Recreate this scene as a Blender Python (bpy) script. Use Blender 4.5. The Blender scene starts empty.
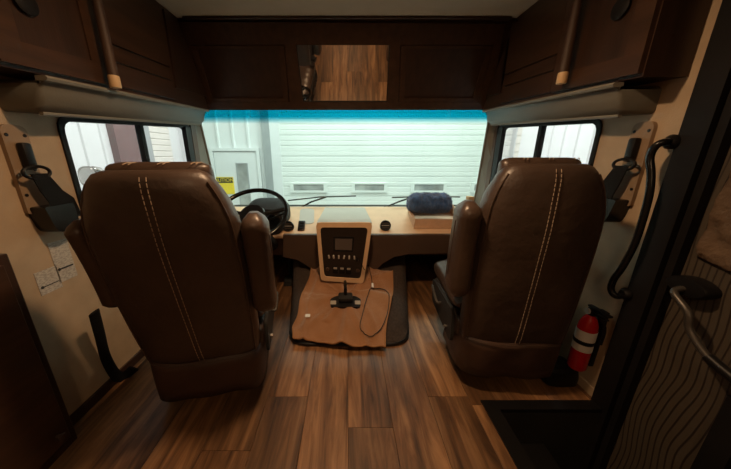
import bpy, bmesh, math, random
from mathutils import Vector, Matrix, noise
from mathutils.geometry import tessellate_polygon
random.seed(7)
sc = bpy.context.scene
C = sc.collection
R = math.radians

# ------------------------------------------------------------------ camera
F, CX, CY, CZ, PIT = 268.0, 347.0, 234.5, 1.13, R(16.5)
cam_d = bpy.data.cameras.new('camera'); cam = bpy.data.objects.new('camera', cam_d); C.objects.link(cam)
cam.location = (0, 0, CZ); cam.rotation_euler = (R(90) - PIT, 0, 0)
cam_d.sensor_width = 36; cam_d.lens = F / 731 * 36; cam_d.shift_x = (365.5 - CX) / 731
cam_d.clip_start = 0.02
sc.camera = cam

# ------------------------------------------------------------------ world, garage lights, exposure
w = bpy.data.worlds.new('world'); sc.world = w; w.use_nodes = True
w.node_tree.nodes['Background'].inputs[0].default_value = (0.9, 0.97, 1.0, 1)
w.node_tree.nodes['Background'].inputs[1].default_value = 0.02
def area(name, loc, size, power, col, rot=(0, 0, 0)):
    l = bpy.data.lights.new(name, 'AREA'); l.shape = 'RECTANGLE'; l.size, l.size_y = size
    l.energy = power; l.color = col
    o = bpy.data.objects.new(name, l); C.objects.link(o); o.location = loc; o.rotation_euler = rot
    return o
GCOL = (0.93, 1.0, 0.97)
area('garage_light_front', (0.3, 4.1, 4.2), (4.0, 1.2), 205, GCOL)
area('garage_light_side_a', (-2.0, 1.5, 4.2), (0.8, 4.0), 80, (1, 0.99, 0.99))
area('garage_light_side_b', (2.0, 1.5, 4.2), (0.8, 4.0), 80, (1, 0.99, 0.99))
vs = sc.view_settings
vs.view_transform = 'Standard'; vs.look = 'None'; vs.gamma = 1.0; vs.use_curve_mapping = False
vs.exposure = 0.0

# ------------------------------------------------------------------ pixel helpers
def ray(u, v):
    a = (u - CX) / F; b = (CY - v) / F; c, s = math.cos(PIT), math.sin(PIT)
    return Vector((a, c + b * s, -s + b * c))
def PX(u, v, x): d = ray(u, v); return Vector((0, 0, CZ)) + d * (x / d.x)
def PY(u, v, y): d = ray(u, v); return Vector((0, 0, CZ)) + d * (y / d.y)
def PZ(u, v, z): d = ray(u, v); return Vector((0, 0, CZ)) + d * ((z - CZ) / d.z)

# ------------------------------------------------------------------ materials
def mat(name, col, rough=0.6, metal=0.0, var=0.15, scale=6.0, bump=0.0, bscale=80.0, stretch=(1, 1, 1), col2=None, spec=0.5, emit=None, estr=0, detail=4.0, sheen=0.0):
    m = bpy.data.materials.new(name); m.use_nodes = True
    nt = m.node_tree; b = nt.nodes['Principled BSDF']; L = nt.links.new
    b.inputs['Roughness'].default_value = rough; b.inputs['Metallic'].default_value = metal
    b.inputs['Specular IOR Level'].default_value = spec
    if sheen: b.inputs['Sheen Weight'].default_value = sheen; b.inputs['Sheen Roughness'].default_value = .5
    tc = nt.nodes.new('ShaderNodeTexCoord'); mp = nt.nodes.new('ShaderNodeMapping'); mp.inputs['Scale'].default_value = stretch
    L(tc.outputs['Object'], mp.inputs['Vector'])
    n = nt.nodes.new('ShaderNodeTexNoise'); n.inputs['Scale'].default_value = scale; n.inputs['Detail'].default_value = detail
    L(mp.outputs[0], n.inputs['Vector'])
    r = nt.nodes.new('ShaderNodeValToRGB')
    c2 = col2 or tuple(min(1, c * (1 + var)) for c in col); c1 = col if col2 else tuple(c * (1 - var) for c in col)
    r.color_ramp.elements[0].color = (*c1, 1); r.color_ramp.elements[1].color = (*c2, 1)
    r.color_ramp.elements[0].position = .32; r.color_ramp.elements[1].position = .68
    L(n.outputs[0], r.inputs[0]); L(r.outputs[0], b.inputs['Base Color'])
    if bump:
        n2 = nt.nodes.new('ShaderNodeTexNoise'); n2.inputs['Scale'].default_value = bscale; n2.inputs['Detail'].default_value = 3
        L(mp.outputs[0], n2.inputs['Vector'])
        bp = nt.nodes.new('ShaderNodeBump'); bp.inputs['Strength'].default_value = bump; bp.inputs['Distance'].default_value = .01
        L(n2.outputs[0], bp.inputs['Height']); L(bp.outputs[0], b.inputs['Normal'])
    if emit:
        b.inputs['Emission Color'].default_value = (*emit, 1); b.inputs['Emission Strength'].default_value = estr
    return m
M = {}
M['leather'] = mat('brown_leather', (.052, .033, .0240), rough=.42, var=.2, scale=5, bump=.28, bscale=26)
M['leather2'] = mat('brown_leather_smooth', (.055, .034, .0240), rough=.38, var=.2, scale=7, bump=.2, bscale=60)
M['thread'] = mat('tan_thread', (.34, .26, .19), rough=.8, var=.1)
M['cloth_skirt'] = mat('brown_skirt_vinyl', (.048, .024, .015), rough=.55, var=.2, bump=.3, bscale=14)
M['black'] = mat('black_plastic', (.007, .0065, .0065), rough=.42, var=.2, spec=.25)
M['blackmatt'] = mat('black_rubber', (.010, .009, .008), rough=.8, var=.3, bump=.2, bscale=150)
M['blackgloss'] = mat('black_gloss_plastic', (.006, .006, .0065), rough=.2, var=.1, spec=.35)
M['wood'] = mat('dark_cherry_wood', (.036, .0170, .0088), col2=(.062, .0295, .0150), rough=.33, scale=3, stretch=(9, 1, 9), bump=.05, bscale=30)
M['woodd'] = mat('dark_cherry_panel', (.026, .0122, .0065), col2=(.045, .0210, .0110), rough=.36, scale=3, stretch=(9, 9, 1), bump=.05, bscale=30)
M['wall'] = mat('cream_vinyl_wall', (.43, .32, .21), rough=.65, var=.06, scale=14, bump=.08, bscale=180)
M['ceil'] = mat('cream_ceiling_vinyl', (.55, .47, .38), rough=.75, var=.04, scale=9, bump=.05, bscale=160)
M['valance'] = mat('grey_valance', (.135, .128, .105), rough=.5, var=.06, bump=.05, bscale=120)
M['pillar'] = mat('grey_beige_trim', (.21, .195, .16), rough=.55, var=.05)
M['pillarbrown'] = mat('brown_window_trim', (.10, .055, .032), rough=.5, var=.1)
M['dashtan'] = mat('tan_dash_vinyl', (.66, .44, .26), rough=.6, var=.05, scale=12, bump=.06, bscale=260)
M['dashgrey'] = mat('grey_tray_plastic', (.40, .37, .31), rough=.5, var=.04, bump=.04, bscale=200)
M['dashbrown'] = mat('dark_brown_dash_vinyl', (.060, .033, .020), rough=.55, var=.1, bump=.08, bscale=240)
M['panel'] = mat('dark_control_panel', (.016, .011, .009), rough=.35, var=.1)
M['screen'] = mat('radio_screen', (.085, .068, .060), rough=.15, var=.05)
M['chrome'] = mat('brushed_metal', (.55, .52, .48), rough=.25, metal=1, var=.05)
M['silver'] = mat('silver_plastic', (.38, .34, .30), rough=.35, var=.05)
M['darkmetal'] = mat('dull_metal', (.09, .08, .07), rough=.4, metal=.6, var=.1)
M['frameblack'] = mat('matt_black_frame', (.008, .007, .007), rough=.6, var=.2, spec=.2)
M['carpet'] = mat('dark_brown_carpet', (.040, .025, .017), rough=.95, var=.3, scale=60, bump=.5, bscale=300)
M['towel'] = mat('brown_towel', (.29, .128, .048), col2=(.36, .165, .066), rough=.95, scale=9, bump=.7, bscale=260, sheen=.3)
M['towelhem'] = mat('towel_hem', (.34, .16, .065), rough=.9, var=.1, bump=.3, bscale=200)
M['white'] = mat('white_paper', (.72, .70, .66), rough=.7, var=.03)
M['navy'] = mat('navy_fleece', (.012, .045, .13), col2=(.06, .16, .38), rough=1, scale=22, bump=1, bscale=160, sheen=.5)
M['box'] = mat('tan_cardboard', (.70, .46, .30), rough=.75, var=.05, scale=20)
M['box2'] = mat('brown_cardboard', (.50, .33, .18), rough=.8, var=.06)
M['red'] = mat('red_enamel', (.50, .010, .014), rough=.25, var=.08)
M['plate'] = mat('tan_belt_cover', (.26, .175, .105), rough=.55, var=.06)
M['web'] = mat('black_webbing', (.007, .0065, .0065), rough=.75, var=.2, spec=.15, bump=.3, bscale=300)
M['pole'] = mat('stained_wood_post', (.040, .020, .011), col2=(.065, .032, .017), rough=.6, scale=4, stretch=(10, 10, 1))
M['poletip'] = mat('pale_wood_tip', (.62, .42, .22), rough=.5, var=.06)
M['garagewhite'] = mat('white_painted_metal', (.78, .80, .79), rough=.45, var=.025, scale=2.2)
M['garagedoor'] = mat('white_door_section', (.80, .83, .79), rough=.5, var=.03, scale=1.5)
M['garagegrey'] = mat('grey_steel_trim', (.36, .38, .38), rough=.5, var=.05)
M['garagepink'] = mat('red_brown_column', (.16, .075, .075), rough=.7, var=.1)
M['garagecream'] = mat('cream_siding', (.78, .75, .68), rough=.6, var=.03)
M['dimglass'] = mat('dim_door_window', (.36, .37, .35), rough=.2, var=.35, scale=3)
M['concrete'] = mat('grey_concrete', (.42, .41, .39), rough=.85, var=.1)
M['yellow'] = mat('yellow_sign', (.90, .66, .05), rough=.5, var=.03)
M['signblack'] = mat('sign_black', (.02, .02, .02), rough=.5, var=.05)
M['rubberband'] = mat('black_window_gasket', (.014, .013, .013), rough=.5, var=.1)
M['rumple'] = mat('brown_rumpled_fabric', (.085, .052, .030), col2=(.13, .082, .048), rough=.8, scale=10, bump=.9, bscale=40)
M['lampmetal'] = mat('white_lamp_rim', (.7, .68, .64), rough=.5, var=.03)
M['lampglow'] = mat('lamp_diffuser', (.9, .8, .65), rough=.5, var=.01, emit=(1, .66, .36), estr=14)
# mirror on the overhead cabinet
m = mat('mirror_glass', (.86, .85, .82), rough=.02, metal=1, var=.005); M['mirror'] = m
# floor planks
def floor_mat():
    m = bpy.data.materials.new('vinyl_plank'); m.use_nodes = True; nt = m.node_tree; N = nt.nodes.new; L = nt.links.new
    b = nt.nodes['Principled BSDF']
    tc = N('ShaderNodeTexCoord'); oi = N('ShaderNodeObjectInfo')
    add = N('ShaderNodeVectorMath'); add.operation = 'MULTIPLY_ADD'
    comb = N('ShaderNodeCombineXYZ'); L(oi.outputs['Random'], comb.inputs[0]); L(oi.outputs['Random'], comb.inputs[1]); L(oi.outputs['Random'], comb.inputs[2])
    L(comb.outputs[0], add.inputs[0]); add.inputs[1].default_value = (37, 51, 13); L(tc.outputs['Object'], add.inputs[2])
    mp = N('ShaderNodeMapping'); mp.inputs['Scale'].default_value = (16, 1.5, 1); L(add.outputs[0], mp.inputs[0])
    n = N('ShaderNodeTexNoise'); n.inputs['Scale'].default_value = 1.3; n.inputs['Detail'].default_value = 7; n.inputs['Roughness'].default_value = .62; n.inputs['Distortion'].default_value = .7
    L(mp.outputs[0], n.inputs['Vector'])
    r = N('ShaderNodeValToRGB'); e = r.color_ramp.elements
    e[0].position = .33; e[0].color = (.050, .022, .009, 1); e[1].position = .70; e[1].color = (.31, .165, .075, 1)
    q = r.color_ramp.elements.new(.5); q.color = (.155, .075, .032, 1)
    L(n.outputs[0], r.inputs[0])
    mp2 = N('ShaderNodeMapping'); mp2.inputs['Scale'].default_value = (5, .9, 1); L(add.outputs[0], mp2.inputs[0])
    n2 = N('ShaderNodeTexNoise'); n2.inputs['Scale'].default_value = 1.1; n2.inputs['Detail'].default_value = 2; L(mp2.outputs[0], n2.inputs['Vector'])
    hs = N('ShaderNodeHueSaturation'); L(r.outputs[0], hs.inputs['Color'])
    mr = N('ShaderNodeMapRange'); mr.inputs['To Min'].default_value = .72; mr.inputs['To Max'].default_value = 1.28; L(oi.outputs['Random'], mr.inputs[0])
    mr2 = N('ShaderNodeMapRange'); mr2.inputs['From Min'].default_value = .3; mr2.inputs['From Max'].default_value = .7; mr2.inputs['To Min'].default_value = .65; mr2.inputs['To Max'].default_value = 1.3; L(n2.outputs[0], mr2.inputs[0])
    mu = N('ShaderNodeMath'); mu.operation = 'MULTIPLY'; L(mr.outputs[0], mu.inputs[0]); L(mr2.outputs[0], mu.inputs[1]); L(mu.outputs[0], hs.inputs['Value'])
    L(hs.outputs[0], b.inputs['Base Color']); b.inputs['Roughness'].default_value = .42
    bp = N('ShaderNodeBump'); bp.inputs['Strength'].default_value = .12; bp.inputs['Distance'].default_value = .01; L(n.outputs[0], bp.inputs['Height']); L(bp.outputs[0], b.inputs['Normal'])
    return m
M['floor'] = floor_mat()
# door panel with dark wavy printed lines
def door_mat():
    m = bpy.data.materials.new('wavy_lined_panel'); m.use_nodes = True; nt = m.node_tree; N = nt.nodes.new; L = nt.links.new
    b = nt.nodes['Principled BSDF']; tc = N('ShaderNodeTexCoord')
    wv = N('ShaderNodeTexWave'); wv.bands_direction = 'Y'; wv.inputs['Scale'].default_value = 15; wv.inputs['Distortion'].default_value = 13; wv.inputs['Detail'].default_value = 1.0; wv.inputs['Detail Scale'].default_value = .22
    mp = N('ShaderNodeMapping'); mp.inputs['Scale'].default_value = (1, 1, .75); L(tc.outputs['Object'], mp.inputs[0]); L(mp.outputs[0], wv.inputs[0])
    r = N('ShaderNodeValToRGB'); r.color_ramp.elements[0].position = .06; r.color_ramp.elements[0].color = (.018, .011, .007, 1); r.color_ramp.elements[1].position = .20; r.color_ramp.elements[1].color = (.062, .048, .033, 1)
    L(wv.outputs[0], r.inputs[0]); L(r.outputs[0], b.inputs['Base Color']); b.inputs['Roughness'].default_value = .6
    return m
M['doorpanel'] = door_mat()
# printed notices: rows of fine unreadable print on paper
def print_mat(name, paper, dots):
    m = bpy.data.materials.new(name); m.use_nodes = True; nt = m.node_tree; N = nt.nodes.new; L = nt.links.new
    b = nt.nodes['Principled BSDF']; tc = N('ShaderNodeTexCoord'); mp = N('ShaderNodeMapping'); mp.inputs['Scale'].default_value = (1, 90, 260); L(tc.outputs['Object'], mp.inputs[0])
    n = N('ShaderNodeTexNoise'); n.inputs['Scale'].default_value = 1; n.inputs['Detail'].default_value = 1; L(mp.outputs[0], n.inputs[0])
    r = N('ShaderNodeValToRGB'); r.color_ramp.elements[0].position = .42; r.color_ramp.elements[0].color = (*dots, 1); r.color_ramp.elements[1].position = .55; r.color_ramp.elements[1].color = (*paper, 1)
    L(n.outputs[0], r.inputs[0]); L(r.outputs[0], b.inputs['Base Color']); b.inputs['Roughness'].default_value = .45
    return m
M['notice'] = print_mat('printed_notice', (.52, .49, .44), (.36, .335, .30))
def glass_mat(name, tint=(1, 1, 1), band=None, gloss=.05):
    m = bpy.data.materials.new(name); m.use_nodes = True; nt = m.node_tree; N = nt.nodes.new; L = nt.links.new
    nt.nodes.remove(nt.nodes['Principled BSDF']); out = nt.nodes['Material Output']
    t = N('ShaderNodeBsdfTransparent'); t.inputs[0].default_value = (*tint, 1)
    g = N('ShaderNodeBsdfGlossy'); g.inputs['Roughness'].default_value = .03
    mx = N('ShaderNodeMixShader'); mx.inputs[0].default_value = gloss
    L(t.outputs[0], mx.inputs[1]); L(g.outputs[0], mx.inputs[2]); L(mx.outputs[0], out.inputs[0])
    if band:   # the blue shade band along the top of the windscreen glass
        tc = N('ShaderNodeTexCoord'); sp = N('ShaderNodeSeparateXYZ'); L(tc.outputs['Object'], sp.inputs[0])
        mr = N('ShaderNodeMapRange'); mr.inputs['From Min'].default_value = band[0]; mr.inputs['From Max'].default_value = band[1]; L(sp.outputs[2], mr.inputs[0])
        r = N('ShaderNodeValToRGB'); r.color_ramp.elements[0].color = (*tint, 1); r.color_ramp.elements[1].color = (*band[2], 1); L(mr.outputs[0], r.inputs[0]); L(r.outputs[0], t.inputs[0])
    return m
M['glass'] = glass_mat('side_glass', (.97, .97, .98))
M['windscreen'] = glass_mat('windscreen_glass', (.90, .985, .955), band=(1.375, 1.425, (.02, .50, .62)), gloss=.03)

# ------------------------------------------------------------------ mesh helpers
def obj(name, bm, m, parent=None, smooth=True, local=False, ang=40):
    bmesh.ops.recalc_face_normals(bm, faces=bm.faces[:])
    me = bpy.data.meshes.new(name); bm.to_mesh(me); bm.free()
    o = bpy.data.objects.new(name, me); C.objects.link(o)
    me.materials.append(M[m])
    if smooth:
        for p in me.polygons: p.use_smooth = True
        me.set_sharp_from_angle(angle=R(ang))
    if parent is not None:
        o.parent = parent
        if not local and parent.type == 'EMPTY': o.location = -parent.location
    return o
def thing(name, label, cat, loc=(0, 0, 0), rz=0, group=None):
    o = bpy.data.objects.new(name, None); C.objects.link(o); o.location = loc; o.rotation_euler = (0, 0, rz)
    o.empty_display_size = .05; o['label'] = label; o['category'] = cat
    if group: o['group'] = group
    return o
def tag(o, label, cat, group=None):
    o['label'] = label; o['category'] = cat
    if group: o['group'] = group
    return o
def struct(o, label, cat=None):
    o['kind'] = 'structure'; o['label'] = label
    if cat: o['category'] = cat
    return o
def B(): return bmesh.new()
def box(bm, lo, hi, bev=0.0, seg=2, mtx=None):
    lo, hi = Vector(lo), Vector(hi); c = (lo + hi) / 2; s = hi - lo
    r = bmesh.ops.create_cube(bm, size=1)
    vs = r['verts']
    for v in vs: v.co = Vector((v.co.x * s.x, v.co.y * s.y, v.co.z * s.z)) + c
    if bev:
        es = list({e for v in vs for e in v.link_edges})
        rr = bmesh.ops.bevel(bm, geom=es, offset=bev, segments=seg, profile=.5, affect='EDGES')
        vs = list({v for f in rr['faces'] for v in f.verts} | {v for v in vs if v.is_valid})
    if mtx is not None:
        for v in vs: v.co = mtx @ v.co
    return bm
def smooth_path(pts, n=6, closed=False):
    pts = [Vector(p) for p in pts]; out = []; k = len(pts)
    rng = range(k if closed else k - 1)
    for i in rng:
        p0 = pts[i - 1] if (i > 0 or closed) else pts[0]; p1 = pts[i]; p2 = pts[(i + 1) % k]; p3 = pts[(i + 2) % k] if (closed or i + 2 < k) else pts[-1]
        for j in range(n):
            t = j / n
            out.append(.5 * ((2 * p1) + (-p0 + p2) * t + (2 * p0 - 5 * p1 + 4 * p2 - p3) * t * t + (-p0 + 3 * p1 - 3 * p2 + p3) * t ** 3))
    if not closed: out.append(pts[-1])
    return out
def tube(bm, pts, r, seg=8, closed=False, sm=0, flat=None):
    """round tube along a path; r a number or list; flat=(w,t) gives a strap cross-section"""
    pts = smooth_path(pts, sm, closed) if sm else [Vector(p) for p in pts]
    k = len(pts); rings = []; up = Vector((0, 0, 1)); nrm = None
    for i, p in enumerate(pts):
        if closed: t = pts[(i + 1) % k] - pts[i - 1]
        else: t = pts[min(i + 1, k - 1)] - pts[max(i - 1, 0)]
        t = t.normalized() if t.length > 1e-9 else Vector((0, 0, 1))
        if nrm is None:
            a = up if abs(t.dot(up)) < .95 else Vector((1, 0, 0)); nrm = (a - t * a.dot(t)).normalized()
        else:
            nrm = (nrm - t * nrm.dot(t)); nrm = nrm.normalized() if nrm.length > 1e-6 else t.orthogonal().normalized()
        bi = t.cross(nrm); rr = r[min(int(i * len(r) / k), len(r) - 1)] if isinstance(r, (list, tuple)) else r
        ring = []
        for j in range(seg):
            a = 2 * math.pi * j / seg
            if flat: ring.append(bm.verts.new(p + nrm * math.cos(a) * flat[0] + bi * math.sin(a) * flat[1]))
            else: ring.append(bm.verts.new(p + (nrm * math.cos(a) + bi * math.sin(a)) * rr))
        rings.append(ring)
    n = k if closed else k - 1
    for i in range(n):
        A, Bq = rings[i], rings[(i + 1) % k]
        for j in range(seg): bm.faces.new((A[j], A[(j + 1) % seg], Bq[(j + 1) % seg], Bq[j]))
    if not closed:
        bm.faces.new(rings[0][::-1]); bm.faces.new(rings[-1])
    return bm
def loft(bm, rings, caps=True, closed=True):
    vr = [[bm.verts.new(p) for p in r] for r in rings]; n = len(vr[0])
    for A, Bq in zip(vr, vr[1:]):
        for j in range(n if closed else n - 1): bm.faces.new((A[j], A[(j + 1) % n], Bq[(j + 1) % n], Bq[j]))
    if caps and closed: bm.faces.new(vr[0][::-1]); bm.faces.new(vr[-1])
    return bm
def rpoly(pts, r, n=4):
    """round the corners of a 2-D polygon"""
    out = []; k = len(pts)
    for i in range(k):
        p = Vector(pts[i][:2]); a = Vector(pts[i - 1][:2]); b = Vector(pts[(i + 1) % k][:2])
        rr = r[i] if isinstance(r, (list, tuple)) else r
        da, db = (a - p), (b - p); q = min(rr, da.length * .49, db.length * .49)
        A, Bp = p + da.normalized() * q, p + db.normalized() * q
        for j in range(n + 1):
            t = j / n; out.append((A * (1 - t) ** 2 + p * 2 * t * (1 - t) + Bp * t * t))
    return out
def plate(bm, outer, holes, fn, t0, t1):
    """flat plate with holes; fn(a, b, t) -> 3-D point"""
    loops = [outer] + holes
    tris = tessellate_polygon([[Vector((p[0], p[1], 0)) for p in l] for l in loops])
    flat = [p for l in loops for p in l]
    A = [bm.verts.new(fn(p[0], p[1], t0)) for p in flat]; Bv = [bm.verts.new(fn(p[0], p[1], t1)) for p in flat]
    for t in tris:
        if len(set(t)) < 3: continue
        try: bm.faces.new([A[i] for i in t]); bm.faces.new([Bv[i] for i in reversed(t)])
        except ValueError: pass
    o = 0
    for l in loops:
        n = len(l)
        for i in range(n):
            a, b = o + i, o + (i + 1) % n
            try: bm.faces.new((A[a], A[b], Bv[b], Bv[a]))
            except ValueError: pass
        o += n
    return bm
fYZ = lambda a, b, t: Vector((t, a, b))      # plate lying in a side wall
fXZ = lambda a, b, t: Vector((a, t, b))
fXY = lambda a, b, t: Vector((a, b, t))
def lathe(bm, prof, seg=20, mtx=Matrix()):
    rings = [[mtx @ Vector((max(r, 1e-4) * math.cos(2 * math.pi * j / seg), max(r, 1e-4) * math.sin(2 * math.pi * j / seg), z)) for j in range(seg)] for r, z in prof]
    return loft(bm, rings)
def se_ring(c, ax, ay, hw, hd, n=3.2, seg=40):
    """super-ellipse ring round c with axes ax, ay"""
    out = []
    for j in range(seg):
        a = 2 * math.pi * j / seg; ca, sa = math.cos(a), math.sin(a)
        out.append(c + ax * (hw * math.copysign(abs(ca) ** (2 / n), ca)) + ay * (hd * math.copysign(abs(sa) ** (2 / n), sa)))
    return out
def text(name, body, size, m, loc, rot, parent=None, ext=.002):
    cu = bpy.data.curves.new(name, 'FONT'); cu.body = body; cu.size = size; cu.extrude = ext; cu.align_x = 'CENTER'; cu.align_y = 'CENTER'
    t = bpy.data.objects.new(name, cu); C.objects.link(t)
    dg = bpy.context.evaluated_depsgraph_get(); me = bpy.data.meshes.new_from_object(t.evaluated_get(dg))
    bpy.data.objects.remove(t); me.materials.append(M[m])
    o = bpy.data.objects.new(name, me); C.objects.link(o)
    if parent is not None: o.parent = parent; loc = Vector(loc) - parent.location
    o.location = loc; o.rotation_euler = rot
    return o

# ================================================================== the setting
WL, WR, CEIL = -1.2, 1.2, 1.95
# floor: a dark underlay that parents the planks
WELL = (.67, 1.2, .15, .985)                         # stepwell opening x0 x1 y0 y1
FY0, FY1 = -2.5, 2.9
fl = B()
plate(fl, [(WL, FY0), (WR, FY0), (WR, WELL[2]), (WELL[0], WELL[2]), (WELL[0], WELL[3]), (WR, WELL[3]), (WR, FY1), (WL, FY1)], [], fXY, -.05, -.008)
floor = struct(obj('floor', fl, 'blackmatt', smooth=False), 'brown wood-look vinyl plank floor of the motorhome')
PW = .195; XO = .005
seams = {0: .875, -2: 1.03, 2: 1.03, -1: 1.42, 1: 1.5, -3: .78, 3: 1.37}
for k in range(-7, 7):
    x0 = max(WL, XO + k * PW); x1 = min(WR, XO + (k + 1) * PW)
    if x1 - x0 < .01: continue
    s = seams.get(k, random.uniform(.4, 1.6)); LEN = 1.22
    ys = [s + j * LEN for j in range(-5, 5)]
    for a, b in zip(ys, ys[1:]):
        a, b = max(a, FY0), min(b, FY1)
        if b - a < .02: continue
        g = .0006
        segs = [(x0, x1, a, b)]
        if x1 > WELL[0]:
            segs = []
            if x0 < WELL[0] - .004: segs.append((x0, WELL[0], max(a, WELL[2]), min(b, WELL[3])))
            segs.append((x0, x1, a, min(b, WELL[2]))); segs.append((x0, x1, max(a, WELL[3]), b))
        for (p, q, c, d) in segs:
            if d - c < .02: continue
            bm = B(); box(bm, (p + g, c + g, -.008), (q - g, d - g, 0), .0010, 1)
            obj('plank', bm, 'floor', floor, smooth=False)
# ceiling
bm = B(); box(bm, (-1.25, -2.5, CEIL), (1.25, 2.75, CEIL + .05))
struct(obj('ceiling', bm, 'ceil', smooth=False), 'cream vinyl ceiling')
# left and right walls with window and door openings
def wz_top(y): return 1.215 + .062 * y
WINL = [(1.20, .80), (2.19, .80), (2.19, wz_top(2.19) - .012), (1.20, wz_top(1.20) - .012)]
WINR = [(1.36, .80), (2.27, .80), (2.27, wz_top(2.27) - .012), (1.36, wz_top(1.36) - .012)]
wl = rpoly(WINL, .05); wr = rpoly(WINR, .05)
bm = B(); plate(bm, [(-2.5, -.05), (2.9, -.05), (2.9, .60), (2.535, .60), (2.30, 1.46), (2.30, CEIL), (-2.5, CEIL)], [wl], fYZ, WL - .05, WL)
wall_l = struct(obj('wall_left', bm, 'wall', smooth=False), 'cream vinyl side wall with sliding window on the driver side')
DOOR = (.30, 1.0, -.62, 1.86)
bm = B()
plate(bm, [(-2.5, -.05), (DOOR[0], -.05), (DOOR[0], DOOR[3]), (DOOR[1], DOOR[3]), (DOOR[1], -.05), (2.9, -.05), (2.9, .60), (2.56, .60), (2.38, 1.46), (2.38, CEIL), (-2.5, CEIL)], [wr], fYZ, WR, WR + .05)
wall_r = struct(obj('wall_right', bm, 'wall', smooth=False), 'cream vinyl side wall with sliding window and entry door')
bm = B(); box(bm, (-1.25, -2.55, -.05), (1.25, -2.5, CEIL + .05)); struct(obj('wall_rear', bm, 'wall', smooth=False), 'cream wall at the rear of the living area')
bm = B(); box(bm, (-1.25, 2.9, -.3), (1.25, 2.95, .60)); struct(obj('wall_front', bm, 'carpet', smooth=False), 'dark footwell bulkhead below the dashboard')
# stepwell beside the passenger seat
bm = B()
x0, x1, y0, y1 = WELL
plate(bm, [(x0 - .03, y0 - .03), (x1, y0 - .03), (x1, y0 + .03), (x0 + .035, y0 + .03), (x0 + .035, y1 - .03), (x1, y1 - .03), (x1, y1 + .02), (x0 - .03, y1 + .02)], [], fXY, -.012, .006)
sw = struct(obj('trim_1', bm, 'black', smooth=False), 'black rubber edged stepwell beside the passenger seat')
bm = B(); box(bm, (x0 + .034, y0, -.62), (x0 + .04, y1, -.01)); box(bm, (x0 + .04, y1 - .03, -.62), (x1, y1 - .02, -.01)); box(bm, (x0 + .04, y0 + .02, -.62), (x1, y0 + .03, -.01)); obj('well_lining', bm, 'blackmatt', sw, smooth=False)
for k, (a, b, z) in enumerate(((x0 + .04, x0 + .28, -.20), (x0 + .28, x1 + .1, -.42))):
    bm = B(); box(bm, (a, y0 + .03, z - .2), (b, y1 - .03, z), .008); obj('step', bm, 'black', sw, smooth=False)
# baseboards
for sgn, x, ya, yb, nm in ((-1, WL, -2.5, 2.85, 'left'), (1, WR, 1.02, 2.85, 'right')):
    bm = B(); box(bm, (min(x, x - sgn * .012), ya, .0), (max(x, x - sgn * .012), yb, .05), .003)
    struct(obj('baseboard_' + nm, bm, 'woodd' if sgn < 0 else 'wall', smooth=False), 'low skirting along the %s wall' % nm)

# windscreen, pillars
WTz, WTy, WBz, WBy = 1.52, 2.30, .60, 2.53
def wsy(z): return WTy + (WTz - z) / (WTz - WBz) * (WBy - WTy)
win3 = thing('window_3', 'wide raked windscreen with blue shade band above the dashboard', 'window', (0, WBy, WBz)); win3['kind'] = 'structure'
bm = B(); loft(bm, [[Vector((-1.22, WTy, WTz)), Vector((1.18, WTy, WTz)), Vector((1.18, WTy + .006, WTz)), Vector((-1.22, WTy + .006, WTz))],
                    [Vector((-1.24, WBy, WBz)), Vector((1.24, WBy, WBz)), Vector((1.24, WBy + .006, WBz)), Vector((-1.24, WBy + .006, WBz))]])
obj('glass_pane', bm, 'windscreen', win3, smooth=False)
bm = B(); box(bm, (-1.22, WBy - .02, WBz - .05), (1.22, 2.96, WBz)); obj('sill', bm, 'rubberband', win3, smooth=False)
def pillar(s, xw, xt, xb, yw, n):
    st = struct(bpy.data.objects.new('trim_%d' % n, None), 'grey-beige windscreen pillar trim on the %s' % ('driver side' if s < 0 else 'passenger side')); C.objects.link(st)
    # broad trim between side window and windscreen edge
    bm = B(); rings = []
    for z in (.55, .80, 1.05, 1.30, 1.54):
        f = (WTz - z) / (WTz - WBz); y = wsy(z); xe = xt + (xb - xt) * f
        rings.append([Vector((xw, yw, z)), Vector((xw + .0 * s, yw, z)), Vector((xe - s * .0, y - .012, z)), Vector((xe + s * .05, y + .02, z)), Vector((xw + s * .05, yw + .03, z))])
    rings = [[r[0], r[2], r[3], r[4]] for r in rings]
    loft(bm, rings); obj('pillar_panel', bm, 'pillar', st, smooth=False)
    bm = B(); rings = []
    for z in (.55, 1.05, 1.44):
        rings.append([Vector((xw - s * .014, yw - .03, z)), Vector((xw - s * .014, yw + .035, z)), Vector((xw + s * .0, yw + .04, z)), Vector((xw + s * .0, yw - .03, z))])
    loft(bm, rings); obj('blind_track', bm, 'pillarbrown', st, smooth=False)
    bm = B(); tube(bm, [(xt - s * .0, wsy(z) - .016, z) if k == 0 else (xb, wsy(z) - .016, z) for k, z in enumerate((1.5, .62))], .010, 6); obj('windscreen_gasket', bm, 'pillar', st)
pillar(-1, WL, -1.175, -1.20, 2.215, 2); pillar(1, WR, 1.125, 1.20, 2.295, 3)
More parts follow.
